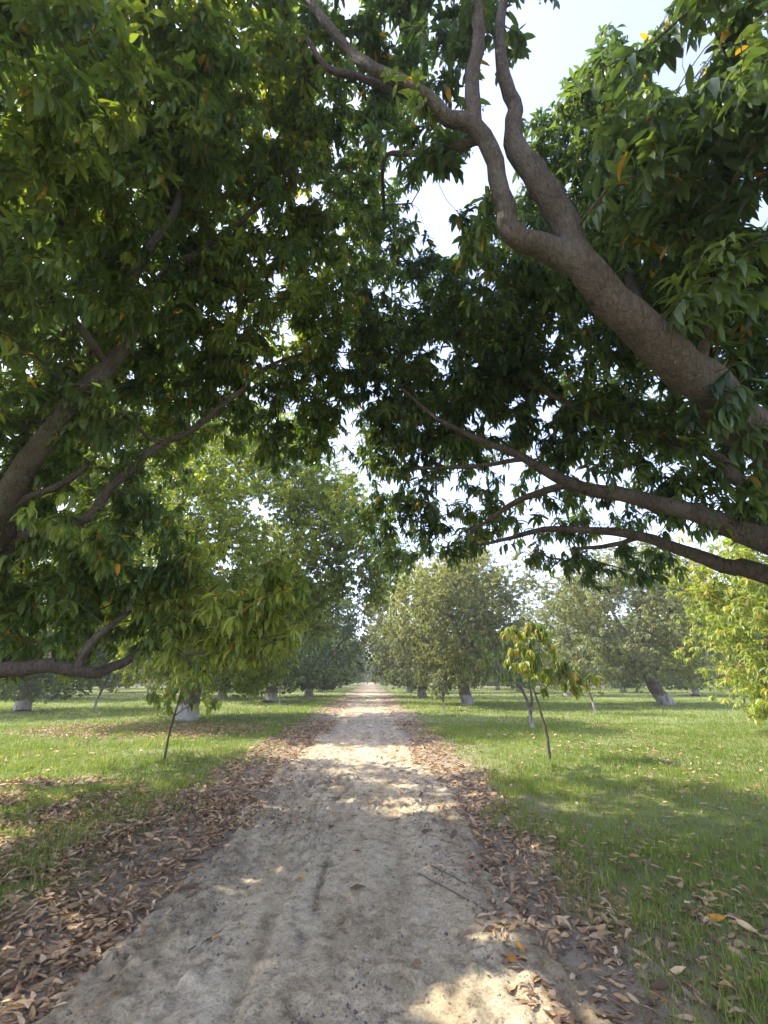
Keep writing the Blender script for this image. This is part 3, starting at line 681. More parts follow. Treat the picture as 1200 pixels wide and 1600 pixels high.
# ---------------------------------------------------------------- the two near trees whose limbs frame the picture
def framing_tree(label, base, trunk, limbs, lobes, seed, palette, off_lobes, droopy, yellow, dens=155):
    rng = np.random.default_rng(seed)
    sk = Skel()
    bx, by = base
    bz = float(ground_z(np.array(bx), np.array(by))) - 0.05
    pts = [(bx + dx, by + dy, bz + z, r) for dx, dy, z, r in trunk]
    sk.polyline(pts, 0, rng, step=0.12)
    names = {0: 'trunk'}
    for gi, (l, st) in enumerate(limbs):
        s0 = None
        g = gi + 1
        if st == 'fork':
            s0 = sk.nearest(np.array([pts[-1][0], pts[-1][1], pts[-1][2] - 0.12]))
        sk.polyline(l, g, rng, step=0.12, wob=0.008, start=s0)
        names[g] = 'limb'
    t, lid = sample_lobes(rng, lobes + off_lobes, dens, openings=OPENINGS)
    cd = np.linalg.norm(t - CAM, axis=1)
    kp = (cd > 2.1)
    t = t[kp]; lid = lid[kp]
    tips = sk.grow(t, rng)
    sk.pipe()
    ms = sk.meshes(rng)
    root = empty('mango_tree', (bx, by, bz))
    off = np.array([bx, by, bz])
    for g, (V, F, S) in sorted(ms.items()):
        nm = names.get(g, 'twig_work')
        me = mesh_np(nm, V - off, F, S, (M_BARKW if g == 0 else M_BARK if g > 0 else M_TWIG), smooth=True)
        link(nm, me, root)
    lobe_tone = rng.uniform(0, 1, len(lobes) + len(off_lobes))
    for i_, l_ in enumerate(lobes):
        if len(l_) > 5: lobe_tone[i_] = l_[5] * 2 - .56  # preset tones paint a sunlit look into the fresh leaves' colour
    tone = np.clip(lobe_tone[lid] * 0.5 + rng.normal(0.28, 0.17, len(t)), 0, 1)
    dr = np.clip(rng.normal(droopy, 0.2, len(t)), 0, 1)
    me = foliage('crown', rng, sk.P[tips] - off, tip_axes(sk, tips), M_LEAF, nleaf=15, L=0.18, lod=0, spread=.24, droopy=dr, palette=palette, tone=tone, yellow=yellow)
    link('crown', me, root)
    tag(root, label, 'tree')
    return root

rt_off = [(6.5, 4.5, 6.5, 1.8, .8), (8.5, 3, 6, 2, .8), (6, 1, 6.5, 1.8, .8), (4.5, 5.5, 8, 1.5, .9), (5.0, 7.5, 6.5, 1.3, .5), (3.5, 1.0, 7.5, 1.3, .7),
          (7, 5.6, 4.8, 1.2, .6), (2.5, -1, 8.2, 1.3, .6), (6, -2, 5.5, 1.8, .7), (9.5, 0, 4.5, 1.8, .7), (0.5, -.5, 8.3, 1.2, .6), (4, 3.5, 9.3, 1.2, .7), (7.2, 3.6, 8.6, 1.7, .8)]  # out-of-view crown lobes, added for shading
rt_limbs = [([(6.3, 3.4, 1.5, .22)] + RT_LIMBS[0], 'fork')] + [(l, None) for l in RT_LIMBS[1:4]]
rt_limbs += [([(6.3, 3.7, 1.35, .19)] + RT_LIMBS[4], 'fork')] + [(l, None) for l in RT_LIMBS[5:7]]
rt_limbs += [([(6.25, 3.75, 1.25, .15)] + RT_LIMBS[7], 'fork')] + [(l, None) for l in RT_LIMBS[8:9]]
rt_limbs += [([(6.3, 3.9, 1.6, .13)] + RT_LIMBS[9], 'fork')] + [(l, None) for l in RT_LIMBS[10:]]
rt_limbs += [([(6.9, 3.3, 1.6, .2), (7.6, 3.0, 3.2, .16), (8.4, 2.6, 5.0, .1), (8.8, 2.4, 6.2, .05)], 'fork'),
             ([(6.7, 3.7, 1.7, .18), (6.9, 4.6, 3.6, .15), (6.6, 5.4, 5.5, .1), (6.2, 6, 7.2, .05)], 'fork'),
             ([(6.5, 3.2, 1.6, .17), (6.2, 2.0, 3.6, .13), (5.6, 0.6, 5.6, .08), (4.4, -0.6, 7, .04)], 'fork')]
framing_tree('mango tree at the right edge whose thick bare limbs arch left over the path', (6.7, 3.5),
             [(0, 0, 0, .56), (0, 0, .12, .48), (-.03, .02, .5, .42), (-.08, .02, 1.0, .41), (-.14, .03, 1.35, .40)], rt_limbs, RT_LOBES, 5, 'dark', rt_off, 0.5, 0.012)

lt_off = [(-6, 10, 6.5, 1.7, .9), (-4.5, 9, 8.2, 1.6, .9), (-7.5, 11, 5.5, 1.5, .8), (-8, 9.5, 7.5, 1.6, .8), (-7, 5, 6.5, 2, 1.2), (-5.6, 4.0, 6.6, 1.3, 1.1), (-5.8, 2.6, 6.0, 1.2, 1.0), (-8.5, 3, 5.5, 2, .7), (-6, 1.5, 6.5, 2, .8), (-5, 6.5, 8.0, 1.8, .9), (-3, 2.5, 7.8, 1.5, .8), (-9, 7, 5, 2, .7), (-6.5, 8.5, 5, 1.8, .7),
          (-4, -1, 6.5, 1.8, .7), (-7, -1.5, 5, 1.8, .7), (-1.2, 0.2, 8.0, 1.2, .7), (-3.5, 4.5, 8.8, 1.4, .8), (-9.5, 1, 4, 1.6, .6), (-7, 4.5, 9, 1.8, 1.1), (-2.5, -3, 6.8, 1.5, .7), (-10, 4.5, 3.6, 1.5, .6)]  # out-of-view crown lobes, added to keep sun off the near path
lt_limbs = [([(-6.6, 4.75, 1.5, .24)] + LT_LIMBS[0], 'fork')] + [(l, None) for l in LT_LIMBS[1:4]]
lt_limbs += [(LT_LIMBS[4], None)]
lt_limbs += [([(-6.6, 4.8, 1.45, .2)] + LT_LIMBS[5], 'fork'), (LT_LIMBS[6], None)]
lt_limbs += [([(-6.55, 4.85, 1.25, .16)] + LT_LIMBS[7], 'fork'), (LT_LIMBS[8], None)]
lt_limbs += [([(-7.2, 4.6, 1.6, .2), (-8.2, 4.2, 3.2, .15), (-9.2, 4, 4.8, .09), (-9.8, 3.9, 5.6, .05)], 'fork'),
             ([(-7.0, 4.2, 1.6, .2), (-6.8, 2.9, 3.4, .15), (-6, 1.2, 5.2, .1), (-5, 0, 6.4, .05)], 'fork'),
             ([(-7.0, 5.1, 1.6, .18), (-7.2, 6.4, 3.2, .13), (-7.2, 8, 4.6, .06)], 'fork')]
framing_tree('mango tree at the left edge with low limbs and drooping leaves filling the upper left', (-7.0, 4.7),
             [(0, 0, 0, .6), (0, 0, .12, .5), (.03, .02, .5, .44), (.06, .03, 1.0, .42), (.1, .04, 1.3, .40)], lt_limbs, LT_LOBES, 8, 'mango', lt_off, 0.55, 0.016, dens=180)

# ---------------------------------------------------------------- orchard trees
def orchard_tree(seed, height, radius, lod, nclus, palette, L=0.17, nleaf=12, trunk_r=0.36, lean=(0, 0), skirt=1.3, yellow=0.004, fork_h=1.5, extra=(), wide=1.0, tone_mu=0.3, mat=None, minr=0.004, shell=0.45, wood_n=None):
    """meshes (wood, crown) in local coordinates"""
    rng = np.random.default_rng(seed)
    sk = Skel()
    lx, ly = lean
    sk.polyline([(0, 0, -0.05, trunk_r * 1.35), (0.0, 0, 0.12, trunk_r * 1.12), (lx * .35, ly * .35, 0.55, trunk_r), (lx * .7, ly * .7, 1.0, trunk_r * .95), (lx, ly, fork_h, trunk_r * .9)], 0, rng, step=0.15)
    cz = height * 0.56
    top = np.array([lx, ly, fork_h])
    lobes = []
    nl = 26
    for k in range(nl):
        u = (k + 0.5) / nl
        zc = 1 - 2 * u; a = k * 2.39996 + rng.uniform(-.35, .35)
        s = math.sqrt(max(0, 1 - zc * zc))
        rr = radius * rng.uniform(0.60, 0.86) * (1.0 if zc > 0 else 0.95)
        x = lx * 1.5 + rr * s * math.cos(a) * wide; y = ly * 1.5 + rr * s * math.sin(a)
        z = cz + (height - cz - radius * .2) * zc * rng.uniform(.75, 1.0) if zc > 0 else max(skirt + radius * .2, cz + (cz - skirt) * zc * .95)
        lobes.append((x, y, z, radius * rng.uniform(0.24, 0.38), 1.0))
    lobes += list(extra)
    nlimb = 6
    for k in range(nlimb):
        a = k * 2 * PI / nlimb + rng.uniform(-.4, .4)
        e = rng.uniform(0.45, 1.15)
        ln = radius * rng.uniform(.55, .75)
        d = np.array([math.cos(a) * math.cos(e), math.sin(a) * math.cos(e), math.sin(e)])
        p1 = top + d * ln * .35 + np.array([0, 0, .1]); p2 = top + d * ln * .7 + rng.normal(0, .15, 3); p3 = top + d * ln + np.array([0, 0, ln * .15]) + rng.normal(0, .2, 3)
        r0 = trunk_r * rng.uniform(.42, .62)
        sk.polyline([(*p1, r0), (*p2, r0 * .7), (*p3, r0 * .45)], 0, rng, step=0.3, start=sk.n - 1 if k == 0 else top_i, wob=.02)
        if k == 0:
            top_i = int(np.argmin(np.linalg.norm(sk.P[:sk.n] - top, axis=1)))
    tot = sum(l[3] ** 2 * l[4] for l in lobes)
    t, lid = sample_lobes(rng, lobes, nclus / tot, shell=shell, minz=0.6, sub=9, sig=0.26)
    # many leaf tips, each on its own twig for the first ones only: the rest branch off close by
    wn = min(len(t), wood_n or 900)
    sel = rng.permutation(len(t))
    tipsA = sk.grow(t[sel[:wn]], rng, seg=0.45)
    sk.pipe(r0=0.006)
    P = t.copy(); P[sel[:wn]] = sk.P[tipsA]
    out = t - np.array([lx, ly, cz]); out /= np.linalg.norm(out, axis=1)[:, None]
    ax = out + rng.normal(0, .35, out.shape) + np.array([0, 0, .2]); ax /= np.linalg.norm(ax, axis=1)[:, None]
    allm = sk.meshes(rng, minr=minr)
    Vs, Fs, Ss, b = [], [], [], 0
    for g, (v, f, s_) in allm.items():
        Vs.append(v); Fs.append(f + b); Ss.append(s_); b += len(v)
    wood = mesh_np('trunk', np.concatenate(Vs), np.concatenate(Fs), np.concatenate(Ss), mat or M_BARKW, smooth=True)
    lt = rng.uniform(0, 1, len(lobes))
    tone = np.clip(lt[lid] * 0.4 + rng.normal(tone_mu, 0.16, len(t)), 0, 1)
    crown = foliage('crown', rng, P, ax, M_LEAF, nleaf=nleaf, L=L, lod=lod, droopy=rng.uniform(0, .6, len(t)), palette=palette, tone=tone, yellow=yellow)
    return wood, crown

def place(meshes, x, y, label, group=None, rot=0, scale=1.0, name='mango_tree', cat='tree'):
    z = float(ground_z(np.array(float(x)), np.array(float(y))))
    r = empty(name, (x, y, z)); r.rotation_euler = (0, 0, rot); r.scale = (scale,) * 3
    link('trunk', meshes[0], r)
    link('crown', meshes[1], r)
    tag(r, label, cat, group)
    return r

# second tree of the left row, with its whitewashed trunk
L2 = orchard_tree(21, 15.5, 6.6, 1, 21000, 'mango', trunk_r=0.40, skirt=1.5, fork_h=1.5, tone_mu=.66, lean=(.1, 0), wood_n=1800, L=.21,
                  extra=[(3.8, -1.0, 4.6, 1.5, .9), (5.0, -.5, 6, 1.8, .9), (6.6, 0, 6.6, 1.7, 1.2), (7.8, 0.3, 6.2, 1.2, 1.3), (6.6, .2, 8.4, 1.5, 1.1), (5.6, .1, 10.4, 1.5, 1.0), (8.2, .3, 7.4, .9, 1), (4.6, .5, 9.0, 1.8, .9), (3, 0, 11, 1.6, .9), (4.8, 0, 4.4, 1.2, .9), (7.4, .3, 5.2, .9, .8)])
place(L2, -7.46, 20.06, 'large mango tree with stout whitewashed trunk standing in a patch of brown leaves', None)
L3 = orchard_tree(22, 11.0, 5.6, 1, 6500, 'dark', trunk_r=0.42, skirt=.9, L=.19)
place(L3, -7.3, 35.5, 'dark mango tree with short white trunk, second trunk left of the path')
R2 = orchard_tree(23, 10.8, 5.5, 1, 9000, 'olive', trunk_r=0.38, skirt=1.4, lean=(-.25, 0), fork_h=2.2, L=.22, tone_mu=.45)
place(R2, 6.22, 31.2, 'round dusty olive mango tree with whitewashed trunk, nearest trunk right of the path')
RR = orchard_tree(24, 11, 6.2, 1, 9000, 'olive', trunk_r=0.42, skirt=1.5, lean=(-.9, -.2), fork_h=1.9, L=.22, tone_mu=.33)
place(RR, 19.1, 31.0, 'grey green mango tree with thick left leaning trunk across the right lawn')
BUSH = orchard_tree(26, 8.2, 5.6, 1, 6000, 'dark', L=.21, nleaf=12, skirt=.15, wood_n=500, minr=.01, tone_mu=.3)
place(BUSH, -18.2, 26.0, 'dark bushy mango tree at the far left with branches sweeping down to the grass', rot=1.0)
place(BUSH, -12.8, 42.0, 'dark bushy mango tree low behind the stout left trunk, sweeping to the grass', rot=3.3)
place(BUSH, -26.5, 41.0, 'dark bushy mango tree deep at the left behind the leaning white sapling', rot=5.0, scale=1.1)
# yellow leaved tree at the right edge, crown down to the grass
RE = orchard_tree(25, 7.0, 4.2, 0, 5600, 'young', trunk_r=0.2, skirt=.25, fork_h=1.0, L=.2, tone_mu=.27, yellow=.02, shell=.5)
place(RE, 12.9, 12.2, 'bushy tree with yellow new leaves hanging to the grass at the right edge', rot=.5)

# farther trees share four sets of meshes
FAR = [orchard_tree(31, 11, 6.2, 1, 4600, 'olive', L=.26, nleaf=11, skirt=.5, wood_n=260, minr=.012),
       orchard_tree(32, 10, 6.0, 1, 4600, 'dark', L=.26, nleaf=11, skirt=.3, wood_n=260, minr=.012, tone_mu=.35),
       orchard_tree(33, 12.0, 6.4, 1, 4600, 'olive', L=.26, nleaf=11, skirt=.9, wood_n=260, minr=.012, lean=(.5, .2), tone_mu=.2),
       orchard_tree(34, 10.4, 5.8, 1, 4600, 'mango', L=.26, nleaf=11, skirt=.4, wood_n=260, minr=.012, tone_mu=.4)]
rf = random.Random(4)
far_list = []
special = {
    (-1, 3): 'grey green mango tree, third one left of the path beyond the dark leafy one',
    (0, 3): 'olive mango tree next behind the round dusty one on the right of the path',
    (-2, 1): 'mango tree with a pale trunk behind the leaning white sapling on the left',
    (1, 3): 'mango tree seen between the left leaning grey green tree and the yellow leaved tree',
}
lab_far = {-1: ('mango tree far along the left side of the path near its vanishing point', 'far trees lining the left of the path'),
           0: ('mango tree far along the right side of the path near its vanishing point', 'far trees lining the right of the path')}
for rowi in range(1, 11):
    for cx in range(-6, 6):
        y = 3.5 + rowi * 14.6 + (2 if cx < 0 else -1)
        x = (-7.4 + (cx + 1) * 13.0) if cx < 0 else (6.3 + cx * 13.0)
        y += rf.uniform(-2, 2); x += rf.uniform(-1.0, 1.0)
        if rowi == 1 and cx in (-2, -1, 0, 1, 2): continue
        if rowi == 2 and cx in (-2, -3): continue
        if cx in (-1, 0, 1) and rowi == 2: continue
        if cx in (-1, 0): x *= .9
        if abs(x) / y > 0.98 or y > 150: continue
        if abs(y - 104) < 5: y += 8
        v = rf.randrange(4); rot = rf.uniform(0, 6.28); scl = rf.uniform(.85, 1.15)
        g = None
        od = ['', 'first', 'second', 'third', 'fourth', 'fifth', 'sixth', 'seventh', 'eighth', 'ninth', 'tenth', 'eleventh']
        side = 'left' if cx < 0 else 'right'
        rank = -cx if cx < 0 else cx + 1
        look = ['dusty olive', 'dark green', 'greyish, slightly leaning', 'fresh green'][v]
        if (cx, rowi) in special: lab = special[(cx, rowi)]
        elif rank == 1 and rowi <= 6: lab = '%s mango tree, %s one back in the row lining the %s of the path' % (look, od[rowi], side)
        elif rank <= 3 and rowi <= 5: lab = '%s mango tree, %s one back in the %s row %s of the path' % (look, od[rowi], od[rank], side)
        elif cx in lab_far and rowi > 2: lab, g = lab_far[cx]
        elif cx < 0:
            lab, g = ('shaded mango tree standing deep in the orchard left of the path', 'orchard trees deep on the left')
        else:
            lab, g = ('hazy mango tree standing deep in the orchard right of the path', 'orchard trees deep on the right')
        far_list.append(place(FAR[v], x, y, lab, g, rot, scl))
# the far edge of the orchard
for k in range(26):
    x = -150 + k * 12 + rf.uniform(-3, 3); y = 168 + rf.uniform(-6, 8)
    if abs(x) < 3: x = 5
    place(FAR[rf.randrange(4)], x, y, 'tree in the distant belt that closes the orchard', 'distant tree belt', rf.uniform(0, 6), rf.uniform(1.0, 1.4))

for x, y, k in ((-1.5, 190, 1), (1.6, 183, 3), (-5, 178, 0)):
    place(FAR[k], x, y, 'tree in the distant belt that closes the orchard', 'distant tree belt', x, .9)

# ---------------------------------------------------------------- saplings
def sapling(seed, stems, clusters, palette, L, copies=4, nleaf=12, droopy=0.8, mat=None, tone_mu=.4, lod=0, yellow=0.0):
    rng = np.random.default_rng(seed)
    sk = Skel()
    for k, s_ in enumerate(stems):
        sk.polyline(s_, 0, rng, step=0.08, wob=0.01, start=None if k == 0 else sk.nearest(np.array(s_[0][:3])))
    t = np.array([c[:3] for c in clusters], float)
    t = np.concatenate([t] + [t + rng.normal(0, .13, t.shape) for _ in range(copies)])
    tips = sk.grow(t, rng, seg=0.1, w=0.05)
    sk.pipe(r0=0.004)
    V, F, S = [], [], []; b = 0
    for g, (v, f, s_) in sk.meshes(rng).items():
        V.append(v); F.append(f + b); S.append(s_); b += len(v)
    wood = mesh_np('trunk', np.concatenate(V), np.concatenate(F), np.concatenate(S), mat or M_TWIG, smooth=True)
    tone = np.clip(rng.normal(tone_mu, .22, len(t)), 0, 1)
    crown = foliage('crown', rng, sk.P[tips], tip_axes(sk, tips), M_LEAF, nleaf=nleaf, L=L, lod=lod, droopy=np.full(len(t), droopy), palette=palette, tone=tone, yellow=yellow)
    return wood, crown

def cl(rng, n, c, rx, ry, rz):
    return [(c[0] + rng.uniform(-rx, rx), c[1] + rng.uniform(-ry, ry), c[2] + rng.uniform(-rz, rz)) for _ in range(n)]
rs = random.Random(9)
# slim dark stemmed sapling on the right lawn
sf = sapling(41, [[(0, 0, -.02, .035), (-.02, 0, .5, .03), (-.12, .02, 1.1, .026), (-.2, .03, 1.5, .024), (-.18, .02, 2.1, .018), (-.2, 0, 2.7, .012)],
                  [(-.16, .02, 1.25, .016), (.0, .0, 1.3, .015), (.18, 0, 1.5, .012), (.3, 0, 1.8, .01), (.4, 0, 2.1, .008)]],
             cl(rs, 9, (-.25, 0, 2.55), .38, .3, .45) + cl(rs, 6, (-.45, 0, 2.0), .3, .3, .3) + cl(rs, 4, (.48, 0, 2.0), .2, .2, .25) + cl(rs, 3, (.6, 0, 1.6), .25, .2, .15) + cl(rs, 3, (0.0, 0, 1.9), .2, .2, .3),
             'young', .19, nleaf=20, droopy=.95, tone_mu=.46, yellow=.07)
place(sf, 3.74, 10.45, 'slim sapling with bare dark stem and drooping yellow leaves on the right lawn', name='mango_sapling', cat='sapling')
s2 = sapling(42, [[(0, 0, -.02, .075), (0, 0, .35, .065), (-.08, 0, .9, .04), (-.3, 0, 1.5, .03), (-.45, 0, 2.2, .02)],
                  [(0.0, 0, .4, .05), (.1, .02, .9, .045), (.08, 0, 1.6, .035), (.2, 0, 2.4, .02)],
                  [(-.02, 0, .8, .03), (-.3, .0, 1.3, .028), (-.8, 0, 1.8, .02)]],
             cl(rs, 12, (-.9, 0, 2.5), .65, .6, .5) + cl(rs, 8, (-.1, 0, 2.6), .5, .5, .5) + cl(rs, 6, (-.5, 0, 1.9), .6, .4, .3),
             'mango', .2, droopy=.8, tone_mu=.72, mat=M_BARKS, yellow=.02)
place(s2, 5.31, 16.17, 'young tree with forked whitewashed stems behind the slim right lawn sapling', name='young_mango_tree')
s3 = sapling(43, [[(0, 0, -.02, .07), (-.12, 0, .7, .06), (-.3, 0, 1.3, .05), (-.45, 0, 2.0, .04), (-.5, 0, 3.0, .02)]],
             cl(rs, 26, (-.6, 0, 3.0), 1.15, 1.0, .9) + cl(rs, 8, (.2, 0, 2.2), .9, .8, .3), 'olive', .22, droopy=.4, tone_mu=.4, mat=M_BARKS)
place(s3, 10.7, 23.0, 'young grey green tree with thin leaning pale trunk in the middle of the right lawn', name='young_mango_tree')
s4 = sapling(44, [[(0, 0, -.02, .05), (0, 0, .6, .045), (.0, 0, 1.1, .04), (.05, 0, 1.9, .02)]],
             cl(rs, 12, (-.2, 0, 1.6), .5, .5, .5) + cl(rs, 6, (-.4, .2, 1.1), .25, .3, .4), 'olive', .2, droopy=.6, tone_mu=.35, mat=M_BARKS)
place(s4, 3.9, 26.0, 'small sapling with a straight white stem close to the right of the path', name='mango_sapling', cat='sapling')
s5 = sapling(45, [[(0, 0, -.02, .026), (.03, 0, .5, .022), (.1, 0, 1.0, .018), (.16, 0, 1.5, .012)],
                  [(.08, 0, .85, .012), (-.05, 0, 1.0, .01), (-.25, 0, 1.15, .008)],
                  [(.08, 0, .85, .012), (.3, 0, 1.0, .01), (.6, 0, 1.15, .008)]],
             cl(rs, 7, (-.2, 0, 1.3), .35, .25, .14) + cl(rs, 4, (.1, 0, 1.55), .15, .15, .15) + cl(rs, 5, (.65, 0, 1.18), .28, .2, .06) + cl(rs, 2, (-.5, 0, 1.25), .08, .2, .05),
             'young', .17, copies=1, nleaf=15, droopy=1.0, tone_mu=.40)
place(s5, -4.12, 10.22, 'thin sapling with two drooping bright tufts in front of the stout left whitewashed trunk', name='mango_sapling', cat='sapling')
s6 = sapling(46, [[(0, 0, -.02, .07), (.15, 0, .7, .06), (.35, 0, 1.4, .05), (.5, 0, 2.2, .03)]],
             cl(rs, 16, (.5, 0, 2.2), .9, .8, .6), 'dark', .22, droopy=.5, mat=M_BARKS)
place(s6, -15.3, 27.4, 'sapling with a white stem leaning right on the left lawn', name='mango_sapling', cat='sapling')
s7 = sapling(47, [[(0, 0, -.02, .04), (0, 0, .8, .035), (.0, 0, 1.6, .02)]],
             cl(rs, 10, (.2, 0, 1.5), .8, .5, .35), 'dark', .2, droopy=.6, mat=M_BARKS)
place(s7, -5.9, 31.5, 'small sapling with a pale stake like stem close to the left of the path', name='mango_sapling', cat='sapling')
s8 = sapling(48, [[(0, 0, -.02, .09), (0.1, 0, 1.0, .08), (.3, 0, 2.2, .04)]],
             cl(rs, 16, (.3, 0, 2.8), 1.0, .8, .8), 'young', .3, droopy=.6, mat=M_BARKS, tone_mu=.1)
place(s8, -5.6, 68, 'small bright green tree with a white stem far along the left of the path', name='young_mango_tree')

# ---------------------------------------------------------------- grass
TR_POS = [(-7.46, 20.06, 4.2), (-7.3, 35.5, 2.4), (6.22, 31.2, 1.6), (19.1, 31, 1.6)]
def litter_mask(x, y):
    """0..1: how thickly old leaves cover the ground at x, y"""
    u = x - path_centre(y)
    n = fbm(x * 0.9, y * 0.9, 71, 4); n2 = fbm(x * 0.35, y * 0.35, 73, 3)
    m = sstep(0.34, 0.1, np.abs(-u - 1.92 - 0.7 * (n - .5)) / 1.0 - 0.45) * (u < 0)
    m = np.maximum(m, sstep(0.36, 0.1, np.abs(u - 1.75 - 0.7 * (n - .5)) - 0.25) * (u > 0) * (0.5 + .3 * sstep(4, 9, y)))
    # deep carpet under the left tree
    dl = np.hypot((x + 5.4) / 3.3, (y - 5.9) / 2.7)
    m = np.maximum(m, sstep(1.12, 0.8, dl + 0.35 * (n - .5)))
    dl = np.hypot((x + 7.2) / 4.6, (y - 16.5) / 2.6)
    m = np.maximum(m, 0.9 * sstep(1.2, 0.7, dl + 0.5 * (n - .5)))
    # scattered patch at the lower right
    dl = np.hypot((x - 2.9) / 1.5, (y - 2.9) / 1.6)
    m = np.maximum(m, 0.34 * sstep(1.2, 0.5, dl + 0.7 * (n - .5)))
    m = np.maximum(m, 0.55 * sstep(.5, .25, np.abs(u - 1.65 - .5 * (n - .5)) - .1) * (u > 0) * sstep(6, 4, y))
    m = m * (0.48 + 0.52 * sstep(.30, .52, fbm(x * 2.6, y * 2.6, 75, 3)))
    return np.clip(m, 0, 1)

def grass_mask(x, y):
    u = x - path_centre(y)
    n = fbm(x * 1.1, y * 1.1, 81, 4)
    edge = np.abs(u) - 1.75 - 0.9 * (n - .5) - np.where(u < 0, 0.30, -0.12) * sstep(12, 3, y)
    g = sstep(0.0, 0.55, edge)
    lm = litter_mask(x, y)
    g = g * (1 - 0.88 * sstep(.4, .85, lm))
    g = g * (0.30 + 0.70 * sstep(.32, .6, fbm(x * .6, y * .6, 83, 4)))
    # the grass tongue at the lower left between the carpet and the path's edge
    t = np.exp(-((u + 2.55 + .12 * (y - 4.2)) / .30) ** 2) * sstep(2.5, 3.2, y) * sstep(9, 6, y) * sstep(.3, .5, fbm(x * 1.5, y * 1.5, 85, 3))
    return np.clip(np.maximum(g, t), 0, 1)

def grass(rng, n, xr, yr, h, w, clump, name_seed):
    x = rng.uniform(*xr, n); y = rng.uniform(*yr, n)
    k = (np.abs(x) < 0.92 * y + 1.5)
    x = x[k]; y = y[k]
    k = rng.uniform(0, 1, len(x)) < grass_mask(x, y)
    x = x[k]; y = y[k]
    # tufts: several blades round each point
    idx = np.repeat(np.arange(len(x)), clump)
    m = len(idx)
    bx = x[idx] + rng.normal(0, .022 + w * 1.5, m); by = y[idx] + rng.normal(0, .022 + w * 1.5, m)
    patch = fbm(bx * .8, by * .8, 91, 3)
    hh = h * rng.uniform(.4, 1.3, m) * (.45 + 1.1 * patch) * (.7 + .6 * fbm(bx * 3, by * 3, 99, 2))
    az = rng.uniform(0, 2 * PI, m); bend = rng.uniform(.15, 1.0, m)
    ca, sa = np.cos(az), np.sin(az)
    ww = w * rng.uniform(.6, 1.3, m)
    z0 = surf_z(bx, by) - .01
    P = np.zeros((m, 5, 3))
    px, py = -sa, ca
    for j, (t, ws) in enumerate(((0, 1), (0, -1), (.55, .75), (.55, -.75), (1, 0))):
        rr = hh * bend * t * t * .8
        P[:, j, 0] = bx + ca * rr + px * ww * ws * .5
        P[:, j, 1] = by + sa * rr + py * ww * ws * .5
        P[:, j, 2] = z0 + hh * t * (1 - .35 * bend * t)
    c1 = np.array([.125, .185, .034]); c2 = np.array([.255, .315, .055]); c3 = np.array([.42, .37, .18])
    a = np.clip(fbm(bx * .3, by * .3, 93, 3) * .9 + rng.normal(0, .18, m), 0, 1)[:, None]
    C = c1 * (1 - a) + c2 * a
    dry = rng.uniform(0, 1, m) < .05 + .25 * sstep(.55, .75, fbm(bx * 1.1, by * 1.1, 121, 3))
    C[dry] = c3
    C = C * rng.uniform(.8, 1.2, m)[:, None]
    return P, np.repeat(C[:, None, :], 5, 1)

rng = np.random.default_rng(77)
parts = [grass(rng, 62000, (-6.5, 8.5), (2.2, 8.5), .105, .005, 5, 0),
         grass(rng, 90000, (-16, 17), (8.5, 18), .115, .009, 4, 1),
         grass(rng, 110000, (-36, 38), (18, 40), .13, .02, 2, 2),
         grass(rng, 120000, (-90, 90), (40, 100), .15, .05, 1, 3)]
P = np.concatenate([p[0] for p in parts]); C = np.concatenate([p[1] for p in parts])
gm = leaves_to_mesh('grass', P, C, [(0, 1, 3, 2), (2, 3, 4)], M_GRASS)
tag(link('grass', gm), 'short soft green grass covering the orchard floor', 'grass', kind='stuff')

# broad leaved weeds among the grass
n = 9000
x = rng.uniform(-9, 11, n); y = 2.3 + 18 * rng.uniform(0, 1, n) ** 1.4
k = rng.uniform(0, 1, n) < sstep(.50, .72, fbm(x * .9, y * .9, 111, 4)) * sstep(1.5, 2.0, np.abs(x - path_centre(y))) * .8
x = x[k]; y = y[k]
wp = np.stack([x, y, surf_z(x, y) + rng.uniform(.015, .10, len(x))], -1)
wa = np.stack([rng.normal(0, .3, len(x)), rng.normal(0, .3, len(x)), np.ones(len(x))], -1)
wm = foliage('weeds', rng, wp, wa, M_GRASS, nleaf=9, L=.055, lod=0, droopy=0.1, palette='mango', spread=.03, yellow=0.0, tone=np.clip(rng.normal(.6, .2, len(x)), 0, 1))
tag(link('weeds', wm), 'low broad leaved weeds growing among the grass', 'weeds', kind='stuff')

